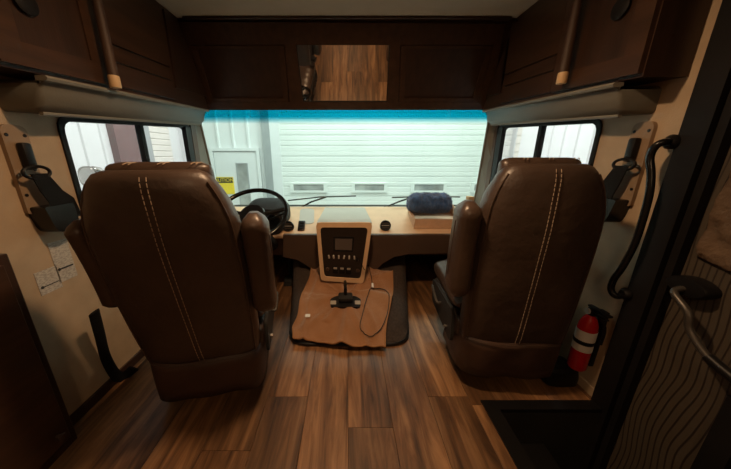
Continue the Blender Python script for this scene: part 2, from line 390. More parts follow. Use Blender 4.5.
# sliding side windows
def side_window(n, x, s, pts, split, label):
    t = thing('window_%d' % n, label, 'window', (x, pts[0][0], pts[0][1])); t['kind'] = 'structure'
    out = rpoly(pts, .06); cen = Vector((sum(p[0] for p in pts) / 4, sum(p[1] for p in pts) / 4))
    def inset(d): 
        q = [(pts[0][0] + d, pts[0][1] + d), (pts[1][0] - d, pts[1][1] + d), (pts[2][0] - d, pts[2][1] - d), (pts[3][0] + d, pts[3][1] - d)]
        return rpoly(q, .05)
    outb = rpoly([(pts[0][0] - .012, pts[0][1] - .012), (pts[1][0] + .012, pts[1][1] - .012), (pts[2][0] + .012, pts[2][1] + .012), (pts[3][0] - .012, pts[3][1] + .012)], .06)
    bm = B(); plate(bm, outb, [inset(.010)], fYZ, x - s * .008, x + s * .052); obj('window_frame', bm, 'frameblack', t, smooth=False)
    zt = lambda y: pts[3][1] + (pts[2][1] - pts[3][1]) * (y - pts[0][0]) / (pts[1][0] - pts[0][0])
    bm = B(); box(bm, (min(x + s * .0, x + s * .03), split - .015, pts[0][1]), (max(x, x + s * .03), split + .015, zt(split) - .005)); obj('mullion', bm, 'frameblack', t, smooth=False)
    for a, b, dx in ((pts[0][0] + .015, split - .01, .012), (split + .01, pts[1][0] - .015, .026)):
        bm = B(); loft(bm, [[Vector((x + s * dx, a, pts[0][1] + .01)), Vector((x + s * dx, b, pts[0][1] + .01)), Vector((x + s * dx, b, zt(b) - .01)), Vector((x + s * dx, a, zt(a) - .01))],
                           [Vector((x + s * (dx + .004), a, pts[0][1] + .01)), Vector((x + s * (dx + .004), b, pts[0][1] + .01)), Vector((x + s * (dx + .004), b, zt(b) - .01)), Vector((x + s * (dx + .004), a, zt(a) - .01))]])
        obj('glass_pane', bm, 'glass', t, smooth=False)
    bm = B(); box(bm, (min(x - s * .012, x + s * .02), pts[1][0] - .075, pts[0][1] + .02), (max(x - s * .012, x + s * .02), pts[1][0] - .01, zt(pts[1][0]) - .01)); obj('blind_edge', bm, 'black', t, smooth=False)
side_window(1, WL, -1, WINL, PX(143, 150, -1.22).y, 'black framed sliding window beside the driver seat')
side_window(2, WR, 1, WINR, PX(541, 140, 1.22).y, 'black framed sliding window beside the passenger seat')

# ================================================================== seats
def make_seat(name, label, loc, rz, lever_side, rec=13, down=(), group='captain seats'):
    t = thing(name, label, 'seat', loc, rz, group)
    REC = math.tan(R(rec)); Z0 = .25
    def yc(z): return -(z - Z0) * REC
    ax, ay = Vector((1, 0, 0)), Vector((0, 1, 0))
    prof = [(.25, .216, .046), (.27, .226, .060), (.34, .232, .068), (.48, .236, .072), (.62, .237, .074), (.76, .237, .076), (.85, .233, .076), (.92, .226, .072), (.98, .209, .066), (1.025, .189, .060), (1.056, .171, .052), (1.076, .154, .040), (1.086, .13, .022)]
    def width(z):
        for a, b in zip(prof, prof[1:]):
            if a[0] <= z <= b[0]:
                f = (z - a[0]) / (b[0] - a[0]); return a[1] + (b[1] - a[1]) * f, a[2] + (b[2] - a[2]) * f
        return prof[-1][1:]
    SEG = 64; rings = []
    zs = [p[0] for p in prof]; zz = []
    for a, b in zip(zs, zs[1:]):
        n = max(1, int((b - a) / .022)); zz += [a + (b - a) * k / n for k in range(n)]
    zz.append(zs[-1])
    bm = B()
    for z in zz:
        hw, hd = width(z); rr = se_ring(Vector((0, yc(z) + .06, z)), ax, ay, hw, hd, 3.6, SEG)
        for p in rr:   # soft wrinkles and a slightly bowed back panel
            d = noise.noise(Vector((p.x * 7, p.y * 5 + loc[0] * 9, p.z * 5))) * .006 + noise.noise(Vector((p.x * 16, p.z * 30 + loc[0], 3))) * .0015
            if p.y < yc(z) + .06: p.y += d - .013 * (1 - min(1, abs(p.x) / hw) ** 2)
            else: p.y += d * .4
        rings.append(rr)
    loft(bm, rings); back = obj('backrest', bm, 'leather', t, local=True, ang=60)
    def backy(x, z):
        hw, hd = width(z); q = min(.999, abs(x) / hw)
        return yc(z) + .06 - hd * (1 - q ** 3.6) ** (1 / 3.6) - .013 * (1 - q * q)
    # stitched double seam down the back, and piping round the shell edge
    bm = B()
    for dx in (-.009, .009):
        z = .275
        while z < 1.068:
            p = [Vector((dx, backy(dx, a) - .0045 + noise.noise(Vector((dx * 7, 0, a * 5))) * .004, a)) for a in (z, z + .006, z + .012)]
            tube(bm, p, .0014, 5); z += .017
    obj('stitching', bm, 'thread', back, local=True)
    for s in (-1, 1):
        bm = B(); pts = []
        for z in [.27 + .03 * k for k in range(27)]:
            hw, hd = width(z); x = s * hw * .93; pts.append(Vector((x, backy(x, z) - .002, z)))
        tube(bm, pts, .004, 6); obj('piping', bm, 'leather2', back, local=True)
    # front cushion of the back with the headrest roll that shows above the shell
    bm = B(); rings = []
    for z in [.42 + .03 * k for k in range(21)] + [1.045, 1.06, 1.072, 1.082, 1.09, 1.097, 1.103, 1.107, 1.109]:
        hw = .200 if z < .95 else .200 - .045 * min(1, (z - .95) / .09)
        hd = .055
        if z > 1.06: q = (z - 1.06) / .05; hw *= (1 - (q * .98) ** 6) ** .25; hd *= math.sqrt(1 - (q * .98) ** 2)
        rr = se_ring(Vector((0, yc(z) + .125, z)), ax, ay, hw, hd, 3.0, 40)
        for p in rr: p.y += noise.noise(Vector((p.x * 14, p.z * 9, 1))) * .006
        rings.append(rr)
    loft(bm, rings); hr = obj('headrest_roll', bm, 'leather2', t, local=True, ang=60)
    for x in (-.085, -.07, .01, .025, .105, .12):
        bm = B(); tube(bm, [Vector((x + .006 * k, yc(1.09) + .10 + .012 * k - .02, 1.102 + .006 * math.sin(k))) for k in range(4)], .0016, 5)
        obj('pleat_stitching', bm, 'thread', hr, local=True)
    # folded-up armrests
    for s in (-1, 1):
        bm = B(); rings = []
        n = 20; xa, wa, ya = (.281, .046, .045) if s == lever_side else (.262, .032, .085)
        if s in down:      # this armrest is lowered
            for k in range(n + 1):
                f = k / n; e = min(1, math.sin(math.pi * f) * 3.2 + .12) ** .5
                rings.append(se_ring(Vector((s * .265, .10 + f * .36, .60)), ax, Vector((0, 0, 1)), .042 * e, .035 * e, 3.2, 24))
            loft(bm, rings); obj('armrest', bm, 'leather2', t, local=True, ang=60)
            continue
        for k in range(n + 1):
            f = k / n; z = (.50 + f * .44) if s == lever_side else (.57 + f * .36)
            e = min(1, math.sin(math.pi * min(max(f, .0), 1)) * 3.2 + .12) ** .5
            rings.append(se_ring(Vector((s * xa, yc(z) + ya + .01 * math.sin(f * 3), z)), ax, ay, wa * e, .070 * e, 3.2, 24))
        loft(bm, rings); arm = obj('armrest', bm, 'leather2', t, local=True, ang=60)
        bm = B(); tube(bm, [Vector((s * (xa + wa - .0005), yc(.5 + .44 * f) + ya, .58 + .30 * f)) for f in (.08, .3, .5, .7, .92)], .003, 6, sm=3); obj('armrest_seam', bm, 'leather', arm, local=True)
        bm = B(); tube(bm, [(s * .235, .10, .54), (s * .28, .11, .54)], .03, 12); obj('armrest_pivot', bm, 'black', t, local=True)
    # seat cushion with bolsters and cross pleats
    bm = B(); rings = []
    for k in range(30):
        f = k / 29; y = .10 + f * .50
        e = min(1, .25 + 5 * f) * (1 if f < .88 else math.sqrt(max(.06, 1 - ((f - .88) / .12) ** 2 * .94)))
        pl = .004 * abs(math.sin(f * math.pi * 7))
        rr = []
        for p in se_ring(Vector((0, y, .405)), ax, Vector((0, 0, 1)), .252 * (.97 + .03 * e), .075 * e, 3.4, 40):
            if p.z > .405:
                p.z += -.02 * (1 - min(1, abs(p.x) / .17) ** 4) - pl
            rr.append(p)
        rings.append(rr)
    loft(bm, rings); obj('seat_cushion', bm, 'leather2', t, local=True, ang=60)
    bm = B(); box(bm, (-.245, .06, .25), (.245, .56, .345), .02); obj('seat_frame', bm, 'leather', t, local=True)
    # pedestal
    bm = B(); box(bm, (-.17, .12, .0), (.17, .50, .05), .008); box(bm, (-.14, .15, .05), (.14, .47, .26), .01); obj('pedestal', bm, 'blackmatt', t, local=True)
    # back skirt hanging below the shell
    bm = B(); out_, in_ = [], []
    top, low = [], []
    for k in range(41):
        f = k / 40 * 2 - 1
        if abs(f) < .78: x = f / .78 * .222; y = backy(x, .295) - .005
        else: x = math.copysign(.222 + .012 * min(1, (abs(f) - .78) / .04), f); y = backy(.222, .295) - .005 + (abs(f) - .78) / .22 * .26
        wv = .006 * math.sin(f * 9 + loc[0] * 3)
        top.append(Vector((x, y, .292 + .004 * math.sin(f * 6)))); low.append(Vector((x * 1.0, y + .012 + wv, .085 + .006 * math.sin(f * 5 + 1))))
    mids = [[a.lerp(b, q) + Vector((0, -.006 * math.sin(q * 3.1), 0)) for a, b in zip(top, low)] for q in (0, .25, .5, .75, 1)]
    loft(bm, mids, closed=False)
    sk = obj('skirt', bm, 'cloth_skirt', t, local=True); md = sk.modifiers.new('thick', 'SOLIDIFY'); md.thickness = .005
    bm = B(); tube(bm, [p + Vector((0, -.004, -.008)) for p in top], .0016, 5); obj('skirt_seam', bm, 'leather2', sk, local=True)
    # recline lever and side guard on the aisle side
    s = lever_side
    bm = B(); plate(bm, rpoly([(.08, .20), (.50, .20), (.54, .34), (.10, .37)], .03), [], fYZ, s * .248, s * .262); obj('side_guard', bm, 'blackmatt', t, local=True)
    bm = B(); tube(bm, [(s * .262, .30, .30), (s * .285, .30, .30), (s * .290, .36, .325), (s * .290, .42, .345)], .008, 8, sm=3); obj('lever', bm, 'darkmetal', t, local=True)
    bm = B(); tube(bm, [(s * .262, .16, .24), (s * .275, .16, .24)], .012, 12); obj('bolt', bm, 'chrome', t, local=True)
    return t
make_seat('captain_seat', 'brown leather captain seat in front of the steering wheel, left', (-.622, .97, 0), R(11), 1)
make_seat('captain_seat', 'brown leather captain seat beside the fire extinguisher, right', (.780, 1.055, .012), R(-5), -1, 3, (1,))

# ================================================================== dashboard
dash = thing('dashboard', 'tan and brown dashboard with raised centre console under the windscreen', 'dashboard', (0, 2.3, 0))
bm = B(); prof = rpoly([(2.525, .58), (2.525, .660), (2.40, .629), (2.05, .525), (2.045, .49), (2.12, .47), (2.5, .45)], [.005, .005, .06, .02, .02, .02, .02], 4)
plate(bm, prof, [], fYZ, -1.165, 1.165); obj('dash_top', bm, 'dashtan', dash, ang=30)
bm = B(); prof = rpoly([(2.06, .50), (2.085, .44), (2.11, .345), (2.16, .30), (2.62, .28), (2.62, .50)], .03, 4)
plate(bm, prof, [], fYZ, -1.16, 1.16); obj('knee_panel', bm, 'dashbrown', dash, ang=30)
# centre console
Yf = 1.85
fc = [PY(317, 223, Yf), PY(371.5, 223, Yf), PY(363, 282, Yf + .02), PY(321.5, 279, Yf + .02)]
def quadpt(a, b): 
    top = fc[0].lerp(fc[1], a); bot = fc[3].lerp(fc[2], a); return top.lerp(bot, b)
def console_fn(off):
    return lambda a, b, t: quadpt(a, b) + Vector((0, -t, 0))
# body: from the face sweeping back and outwards into the dash
cfL = rpoly([(0, 0), (1, 0), (1, 1), (0, 1)], .08)
ringF = [quadpt(p.x, p.y) for p in cfL]
cx0 = sum((p for p in ringF), Vector()) / len(ringF)
def sweep(k):
    out = []
    for p in ringF:
        q = p.copy(); f = (p.z - fc[2].z) / (fc[0].z - fc[2].z)
        q.y += .40 * k; q.x = cx0.x + (p.x - cx0.x) * (1 + .38 * k * k * (1 - .95 * f)); q.z = p.z - .10 * k * f + .10 * k * (1 - f)
        out.append(q)
    return out
bm = B(); loft(bm, [sweep(k) for k in (0, .05, .3, .6, 1)]); con = obj('console_body', bm, 'dashbrown', dash, ang=50)
bm = B(); plate(bm, [(p.x, p.y) for p in rpoly([(-.015, -.015), (1.015, -.015), (1.015, 1.015), (-.015, 1.015)], .08)], [[(p.x, p.y) for p in rpoly([(.055, .065), (.945, .065), (.925, .935), (.075, .935)], .07)]], console_fn(0), -.004, .014)
obj('console_bezel', bm, 'dashtan', con, ang=30)
bm = B(); plate(bm, [(p.x, p.y) for p in rpoly([(.05, .06), (.95, .06), (.93, .94), (.07, .94)], .07)], [], console_fn(0), -.002, .006); cp = obj('control_panel', bm, 'panel', dash, smooth=False)
bm = B(); plate(bm, [(.30, .22), (.70, .22), (.70, .47), (.30, .47)], [], console_fn(0), .005, .011); obj('screen_bezel', bm, 'black', cp, smooth=False)
bm = B(); plate(bm, [(.33, .25), (.67, .25), (.67, .44), (.33, .44)], [], console_fn(0), .010, .013); obj('radio_screen', bm, 'screen', cp, smooth=False)
def knob(a, b, r, h, m, nm):
    p = quadpt(a, b); mt = Matrix.Translation(p + Vector((0, -.004, 0))) @ Matrix.Rotation(R(90), 4, 'X')
    bm = B(); lathe(bm, [(r, 0), (r, h * .7), (r * .8, h), (0, h)], 14, mt); obj(nm, bm, m, cp)
for a in (.20, .30, .41, .52, .63, .74):
    p = quadpt(a, .565); bm = B(); box(bm, p + Vector((-.006, -.022, -.013)), p + Vector((.006, -.004, .013)), .003, 2, Matrix.Translation(p) @ Matrix.Rotation(R(random.uniform(-15, 15)), 4, 'Y') @ Matrix.Translation(-p))
    obj('toggle', bm, 'silver', cp)
knob(.80, .60, .011, .025, 'black', 'control_knob')
knob(.16, .79, .014, .018, 'dashbrown', 'control_knob'); knob(.84, .79, .014, .018, 'dashbrown', 'control_knob')
for a in (.34, .49, .64):
    p = quadpt(a, .80); bm = B(); plate(bm, rpoly([(a - .065, .735), (a + .055, .735), (a + .055, .865), (a - .065, .865)], .02), [], console_fn(0), .004, .012); k = obj('rocker_switch', bm, 'black', cp, smooth=False)
    bm = B(); plate(bm, [(a - .045, .75), (a + .035, .75), (a + .035, .785), (a - .045, .785)], [], console_fn(0), .011, .014); obj('switch_legend', bm, 'silver', k, smooth=False)
# brown wings curving down from the dash into the console
for pl in ([(366, 235), (456, 235), (456, 253), (410, 254), (394, 257), (382, 264), (373, 273), (366, 283), (358, 283)], [(322, 235), (283, 235), (283, 257), (298, 260), (309, 267), (316, 276), (321, 281), (330, 281)]):
    bm = B(); plate(bm, pl, [], lambda a, b, t: PY(a, b, 2.02) + Vector((0, t, 0)), 0, .16); bmesh.ops.bevel(bm, geom=[e for e in bm.edges if e.is_manifold and e.calc_face_angle(0) > .9], offset=.012, segments=2, affect='EDGES'); obj('console_wing', bm, 'dashbrown', dash, ang=40)
# grey trays on top
def dz(y): return .525 + (y - 2.05) * .287
bm = B(); a0, a1 = fc[0], fc[1]
rings = []
for y, zz, ex in ((Yf - .004, fc[0].z + .004, 0), (Yf + .12, fc[0].z - .008, .008), (Yf + .30, fc[0].z - .03, .012), (2.48, dz(2.48) + .012, -.01)):
    rings.append([Vector((a0.x - ex, y, zz)), Vector((a1.x + ex, y, zz)), Vector((a1.x + ex, y, zz - .022)), Vector((a0.x - ex, y, zz - .022))])
loft(bm, rings); obj('console_tray', bm, 'dashgrey', dash, ang=30)
bm = B(); pl = rpoly([(PY(299, 222, 2.2).x, 2.20), (PY(314, 222, 2.2).x, 2.20), (PY(314, 210, 2.45).x, 2.47), (PY(300, 210, 2.45).x, 2.47)], .05)
plate(bm, pl, [], lambda a, b, t: Vector((a, b, dz(b) + t)), -.004, .006); obj('side_tray', bm, 'dashgrey', dash, smooth=False)
# vents and switches in the dash
def vent(u, v, y, nm='air_vent', r=.044):
    p = PY(u, v, y); p.z = dz(y)
    mt = Matrix.Translation(p + Vector((0, -.02, .026))) @ Matrix.Rotation(R(62), 4, 'X')
    bm = B(); lathe(bm, [(r, -.02), (r, .012), (r * .92, .018), (r * .78, .014), (r * .74, 0)], 24, mt); v_ = obj(nm, bm, 'black' if nm != 'cup' else 'silver', dash)
    for k in (-1, 0, 1):
        bm = B(); box(bm, (-r * .7, k * r * .42 - .002, .0), (r * .7, k * r * .42 + .002, .012), 0, 1, mt); obj('vane', bm, 'dashbrown' if k else 'silver', v_, smooth=False)
vent(385, 228, 2.14); vent(289, 228, 2.13)
p = PY(301.5, 224, 2.14); p.z = dz(2.14) + .016
mt = Matrix.Translation(p) @ Matrix.Rotation(R(40), 4, 'X')
bm = B(); box(bm, (-.028, -.05, -.01), (.028, .05, .014), .005, 2, mt); sp = obj('switch_pack', bm, 'panel', dash)
for k in range(3):
    bm = B(); box(bm, (-.019, -.038 + k * .028, .012), (.019, -.016 + k * .028, .02), .002, 1, mt); obj('switch', bm, 'black', sp, smooth=False)
# instrument binnacle behind the wheel
bm = B(); rings = []
for k in range(9):
    f = k / 8; rings.append(se_ring(Vector((-.655, 2.05 + .30 * f, .62 + .045 * math.sin(f * 2.6))), Vector((1, 0, 0)), Vector((0, 0, 1)), .165 * (.9 + .1 * math.sin(f * 3)), .125 * (.85 + .15 * math.sin(f * 3)), 3.2, 32))
loft(bm, rings); bn = obj('instrument_binnacle', bm, 'blackmatt', dash, ang=50)
for x in (-.73, -.58):
    bm = B(); lathe(bm, [(.06, 0), (.06, .008), (.055, .012), (.0, .010)], 24, Matrix.Translation((x, 2.048, .63)) @ Matrix.Rotation(R(90), 4, 'X')); obj('gauge', bm, 'blackgloss', bn)

# steering wheel
wc = Vector((-.615, 1.70, .765)); t = thing('steering_wheel', 'black steering wheel in front of the left seat', 'steering wheel', wc)
TW = Matrix.Translation(wc) @ Matrix.Rotation(R(36), 4, 'X')
bm = B(); tube(bm, [TW @ Vector((.222 * math.cos(a * math.pi / 24), .222 * math.sin(a * math.pi / 24), 0)) for a in range(48)], .0145, 10, closed=True); obj('rim', bm, 'blackgloss', t)
bm = B(); lathe(bm, [(.03, -.05), (.075, -.035), (.085, -.012), (.075, .008), (.0, .014)], 24, TW); obj('hub', bm, 'black', t)
for a in (12, 168, 228, 312):
    bm = B(); c, s = math.cos(R(a)), math.sin(R(a)); tube(bm, [TW @ Vector((.06 * c, .06 * s, -.015)), TW @ Vector((.14 * c, .14 * s, -.012)), TW @ Vector((.22 * c, .22 * s, 0))], .014, 8, sm=3); obj('spoke', bm, 'black', t)
bm = B(); tube(bm, [TW @ Vector((0, 0, -.03)), TW @ Vector((0, 0, -.18)), Vector((-.615, 1.98, .50)), Vector((-.615, 2.10, .42))], .048, 14); obj('steering_column', bm, 'blackmatt', t)
bm = B(); tube(bm, [TW @ Vector((.03, 0, -.09)), TW @ Vector((.16, .05, -.07)), TW @ Vector((.20, .07, -.06))], .007, 8, sm=3); obj('stalk', bm, 'black', t)

# pedals
for k, (u, v, h, lab) in enumerate(((300, 281, .12, 'black brake pedal with grey edge hanging under the dash'), (288, 284, .15, 'black accelerator pedal left of the towel'))):
    y = 2.20; p = PY(u, v, y); t = thing('pedal', lab, 'pedal', (p.x, y, 0))
    mt = Matrix.Translation(p) @ Matrix.Rotation(R(-25), 4, 'X')
    bm = B(); box(bm, (-.035, -.01, -h / 2), (.035, .01, h / 2), .008, 2, mt); pd = obj('pedal_pad', bm, 'blackmatt', t)
    bm = B(); 
    for j in range(4): box(bm, (-.03, -.014, -h * .38 + j * h * .22), (.03, -.009, -h * .38 + j * h * .22 + .008), 0, 1, mt)
    obj('grip_rib', bm, 'silver' if k == 0 else 'black', pd, smooth=False)
    bm = B(); tube(bm, [p + Vector((0, .01, 0)), p + Vector((0, .10, .10)), Vector((p.x, 2.28, .42))], .011, 8, sm=4); obj('pedal_arm', bm, 'blackmatt', t)

# ================================================================== engine cover, towel, cable
def hz(y): return .032 + .30 * (y - 1.42)
def PH(u, v, off=0):
    d = ray(u, v); s = (hz(0) + off - CZ) / (d.z - .30 * d.y); return Vector((0, 0, CZ)) + d * s
def hump_out(i):
    q = [(-.36 + i, 1.385 + i), (.385 - i, 1.385 + i), (.56 - i, 2.35), (-.52 + i, 2.35)]
    return rpoly(q, [.12, .12, .02, .02], 8)
def ringz(i, dzv): return [Vector((p.x, p.y, (hz(p.y) + dzv) if dzv is not None else .0)) for p in hump_out(i)]
bm = B(); loft(bm, [ringz(0, None), [Vector((p.x, p.y, .012)) for p in hump_out(.0)], [Vector((p.x, p.y, max(.014, hz(p.y) - .03))) for p in hump_out(.025)], ringz(.05, -.006), ringz(.075, 0)])
ec = tag(obj('engine_cover', bm, 'carpet', ang=50), 'dark carpeted sloping engine cover on the floor under the console', 'engine cover')
bm = B(); tube(bm, [Vector((p.x, p.y, .014)) for p in hump_out(.006)][:-4], .009, 6); obj('rubber_edge', bm, 'black', ec)
# towel
tl = [(313, 262), (340, 270), (370, 270), (393, 275)]       # far edge, left to right
bl = [(293, 343), (325, 346), (357, 349), (385, 353)]       # near edge
def edge(e, f):
    P = [PH(u, v) for u, v in e]; s = f * 3; i = min(2, int(s)); return P[i].lerp(P[i + 1], s - i)
NX, NY = 90, 90; bm = B(); g = []
for j in range(NY + 1):
    row = []
    for i in range(NX + 1):
        f, k = i / NX, j / NY
        p = edge(bl, f).lerp(edge(tl, f), k)
        p.x += .012 * math.sin(k * 9 + 1) * (1 - f) - .01 * math.sin(k * 7) * f - .03 * math.exp(-((k - .12) / .1) ** 2) * (1 - f) ** 4
        p.y += .012 * math.sin(f * 8 + .5) * (1 - k) ** 3
        n = noise.noise(Vector((f * 3.2 + 4, k * 2.2, 0))); n2 = noise.noise(Vector((f * 9 + k * 5, k * 3, 5)))
        fold = max(0, 1 - abs((f * .8 + k * .45) - .62) / .05) * .012 + max(0, 1 - abs(f * .75 - k * .35 - .16) / .045) * .016 * (k > .2) + max(0, 1 - abs(f - .10) / .04) * .014
        ang = math.atan2(k - .62, f - .45); rad = math.hypot(k - .62, f - .45)
        rays = max(0, math.sin(ang * 5 + 1.2 + 2 * rad)) ** 3 * .020 * min(1, rad * 2.2) + max(0, math.sin(ang * 9 + 4 * rad)) ** 4 * .010 * min(1, rad * 2)
        n3 = noise.noise(Vector((f * 60, k * 60, 2))) * .0016
        p.z = hz(p.y) + .010 + .020 * (n + .4) + .007 * (n2 + .4) + fold * 1.2 + rays + n3
        row.append(p)
    g.append(row)
vv = [[bm.verts.new(p) for p in r] for r in g]
for j in range(NY):
    for i in range(NX): bm.faces.new((vv[j][i], vv[j][i + 1], vv[j + 1][i + 1], vv[j + 1][i]))
tw = tag(obj('towel', bm, 'towel', ang=180), 'rumpled brown towel spread over the engine cover', 'towel'); md = tw.modifiers.new('t', 'SOLIDIFY'); md.thickness = .006; md.offset = 1
bm = B(); tube(bm, [p + Vector((0, 0, .004)) for p in g[0]] + [g[j][NX] + Vector((0, 0, .004)) for j in range(1, NY + 1)], .0055, 6); tube(bm, [g[j][0] + Vector((0, 0, .004)) for j in range(NY + 1)], .0055, 6); obj('hem', bm, 'towelhem', tw)
q = g[20][10]; bm = B(); box(bm, (-.016, -.012, 0), (.016, .014, .003), .001, 1, Matrix.Translation(q + Vector((0, 0, .012))) @ Matrix.Rotation(R(15), 4, 'X')); obj('care_tag', bm, 'white', tw, smooth=False)
# phone cable lying on the towel
cp_ = [(365, 262), (370, 272), (372, 284), (367, 297), (362.5, 315), (360, 329), (364, 335), (372, 336), (380, 331), (386, 318), (389, 302), (387, 291), (380, 287), (373, 288)]
pts = [quadpt(.84, .58) + Vector((.004, -.03, 0)), quadpt(.95, .75) + Vector((.012, -.035, 0))] + [PH(u, v, .035) for u, v in cp_]
cb = thing('charging_cable', 'thin black cable looped on the brown towel', 'cable', pts[-1])
pts = smooth_path(pts, 6); flat_g = [v for row in g[::2] for v in row[::2]]
for p in pts[14:]:
    nv = min(flat_g, key=lambda v: (v.x - p.x) ** 2 + (v.y - p.y) ** 2); p.z = max(p.z - .03, nv.z + .010)
bm = B(); tube(bm, pts, .0028, 6); obj('cord', bm, 'black', cb)
q = PH(372.5, 286, .038); bm = B(); box(bm, (-.008, -.022, 0), (.008, .022, .012), .003, 2, Matrix.Translation(q) @ Matrix.Rotation(R(17), 4, 'X')); obj('plug', bm, 'white', cb)
# black stand under the console
q = PH(345.5, 303, .03); t = thing('stand', 'black plastic stand with flat base below the console', 'stand', q)
mt = Matrix.Translation(q) @ Matrix.Rotation(R(16.7), 4, 'X')
bm = B(); plate(bm, rpoly([(-.10, -.05), (.10, -.05), (.11, .02), (.07, .05), (-.07, .05), (-.11, .02)], .02), [], lambda a, b, c: mt @ Vector((a, b, c)), 0, .018); obj('base', bm, 'black', t, ang=30)
bm = B(); box(bm, (-.05, -.02, .016), (.05, .05, .06), .012, 2, mt); obj('cradle', bm, 'blackmatt', t)
bm = B(); top = PY(345, 279, 1.92); tube(bm, [mt @ Vector((0, .02, .05)), mt @ Vector((0, .03, .10)), top], .011, 8); obj('stem', bm, 'black', t)
for s in (-1, 1):
    bm = B(); box(bm, (s * .085 - .02, -.03, .017), (s * .085 + .02, .005, .021), .002, 1, mt); obj('foot_pad', bm, 'dashgrey', t, smooth=False)

# ================================================================== things on the dash
ybx = 2.13
a = PY(414, 225, ybx); b_ = PY(462, 226, ybx); zb = dz(ybx) + .002; hb = .085
t = thing('box', 'shallow tan cardboard box under the navy blanket on the dash', 'box', ((a.x + b_.x) / 2, ybx + .12, zb))
tl_ = .235 * (.006); sl = math.atan(.287)
mt = Matrix.Translation((a.x, ybx, zb + .003)) @ Matrix.Rotation(sl, 4, 'X'); W_ = b_.x - a.x; D_ = .27
for nm, lo, hi in (('bottom_panel', (0, 0, 0), (W_, D_, .004)), ('front_panel', (0, 0, 0), (W_, .004, hb)), ('back_panel', (0, D_ - .004, 0), (W_, D_, hb)), ('side_panel', (0, 0, 0), (.004, D_, hb)), ('side_panel', (W_ - .004, 0, 0), (W_, D_, hb))):
    bm = B(); box(bm, lo, hi, .0008, 1, mt); obj(nm, bm, 'box', t, smooth=False)
bm = B(); box(bm, (-.03, .02, hb - .004), (0, D_ - .02, hb), 0, 1, mt @ Matrix.Translation((0, 0, hb)) @ Matrix.Rotation(R(25), 4, 'Y') @ Matrix.Translation((0, 0, -hb))); obj('flap', bm, 'box', t, smooth=False)
# navy blanket roll
bc = PY(429, 203.5, 2.24); bm = B(); rings = []
for k in range(49):
    f = k / 48; x = (f - .5) * .37; e = math.sqrt(max(.0, 1 - abs(2 * f - 1) ** 5)) * .98 + .02
    e *= 1 - .08 * math.exp(-((f - .30) / .025) ** 2) - .08 * math.exp(-((f - .76) / .025) ** 2)
    ring = []
    for j in range(48):
        a = 2 * math.pi * j / 48; d = Vector((0, math.cos(a), math.sin(a)))
        rr = .088 * e * (1 + .10 * noise.noise(Vector((x * 14, d.y * 2.2, d.z * 2.2))) + .07 * noise.noise(Vector((x * 60, d.y * 9, d.z * 9))))
        z = d.z * rr; z = max(z, -.07)
        ring.append(bc + Vector((x, d.y * rr * 1.1, z * 1.02)))
    rings.append(ring)
loft(bm, rings); nb = tag(obj('blanket', bm, 'navy', ang=180), 'rolled navy blue fleece blanket on the dash', 'blanket')
random.seed(5); bm = B()
me = nb.data
for _ in range(7000):   # short pile of the fleece
    p = random.choice(me.polygons); v = [me.vertices[i].co for i in p.vertices]
    w_ = [random.random() for _ in v]; s_ = sum(w_); c = sum((v[i] * w_[i] for i in range(len(v))), Vector()) / s_
    n_ = p.normal; s = n_.orthogonal().normalized() * .0014; tip = c + n_ * random.uniform(.004, .010) + Vector((random.uniform(-.004, .004), random.uniform(-.004, .004), random.uniform(-.004, .003)))
    bm.faces.new([bm.verts.new(c + s), bm.verts.new(c - s), bm.verts.new(tip)])
pile = obj('fleece_pile', bm, 'navy', nb, smooth=False); pile['kind'] = 'stuff'
# small brown carton near the right pillar
p = PY(469, 203, 2.45); bm = B(); box(bm, (p.x - .022, 2.42, dz(2.48) + .001), (p.x + .03, 2.48, dz(2.48) + .12), .003)
tag(obj('carton', bm, 'box2', smooth=False), 'small brown carton standing on the dash by the right pillar', 'carton')

# wipers outside the windscreen
def wiper(pts_blade, pts_arm, label):
    def on(u, v, off):
        d = ray(u, v); k = (WBy - WTy) / (WBz - WTz)   # windscreen plane y = WTy + k (z - WTz)
        s = (WTy + off + k * (CZ - WTz)) / (d.y - k * d.z); return Vector((0, 0, CZ)) + d * s
    bl_ = [on(u, v, .03) for u, v in pts_blade]; ar = [on(u, v, .05) for u, v in pts_arm]
    t = thing('wiper', label, 'wiper', ar[0], group='windscreen wipers')
    bm = B(); tube(bm, bl_, .006, 6); b0 = obj('blade', bm, 'blackmatt', t)
    bm = B(); tube(bm, ar, .008, 6); obj('arm', bm, 'black', t)
    bm = B(); lathe(bm, [(.022, -.03), (.022, .01), (.0, .015)], 14, Matrix.Translation(ar[0])); obj('pivot', bm, 'black', t)
wiper([(288, 200.5), (320, 197), (356, 196)], [(300, 208), (311, 202), (326, 197)], 'black wiper outside the windscreen, near the steering wheel')
wiper([(392, 197.5), (425, 196.5), (460, 197)], [(386, 207), (398, 202), (412, 197)], 'black wiper outside the windscreen, behind the navy blanket')

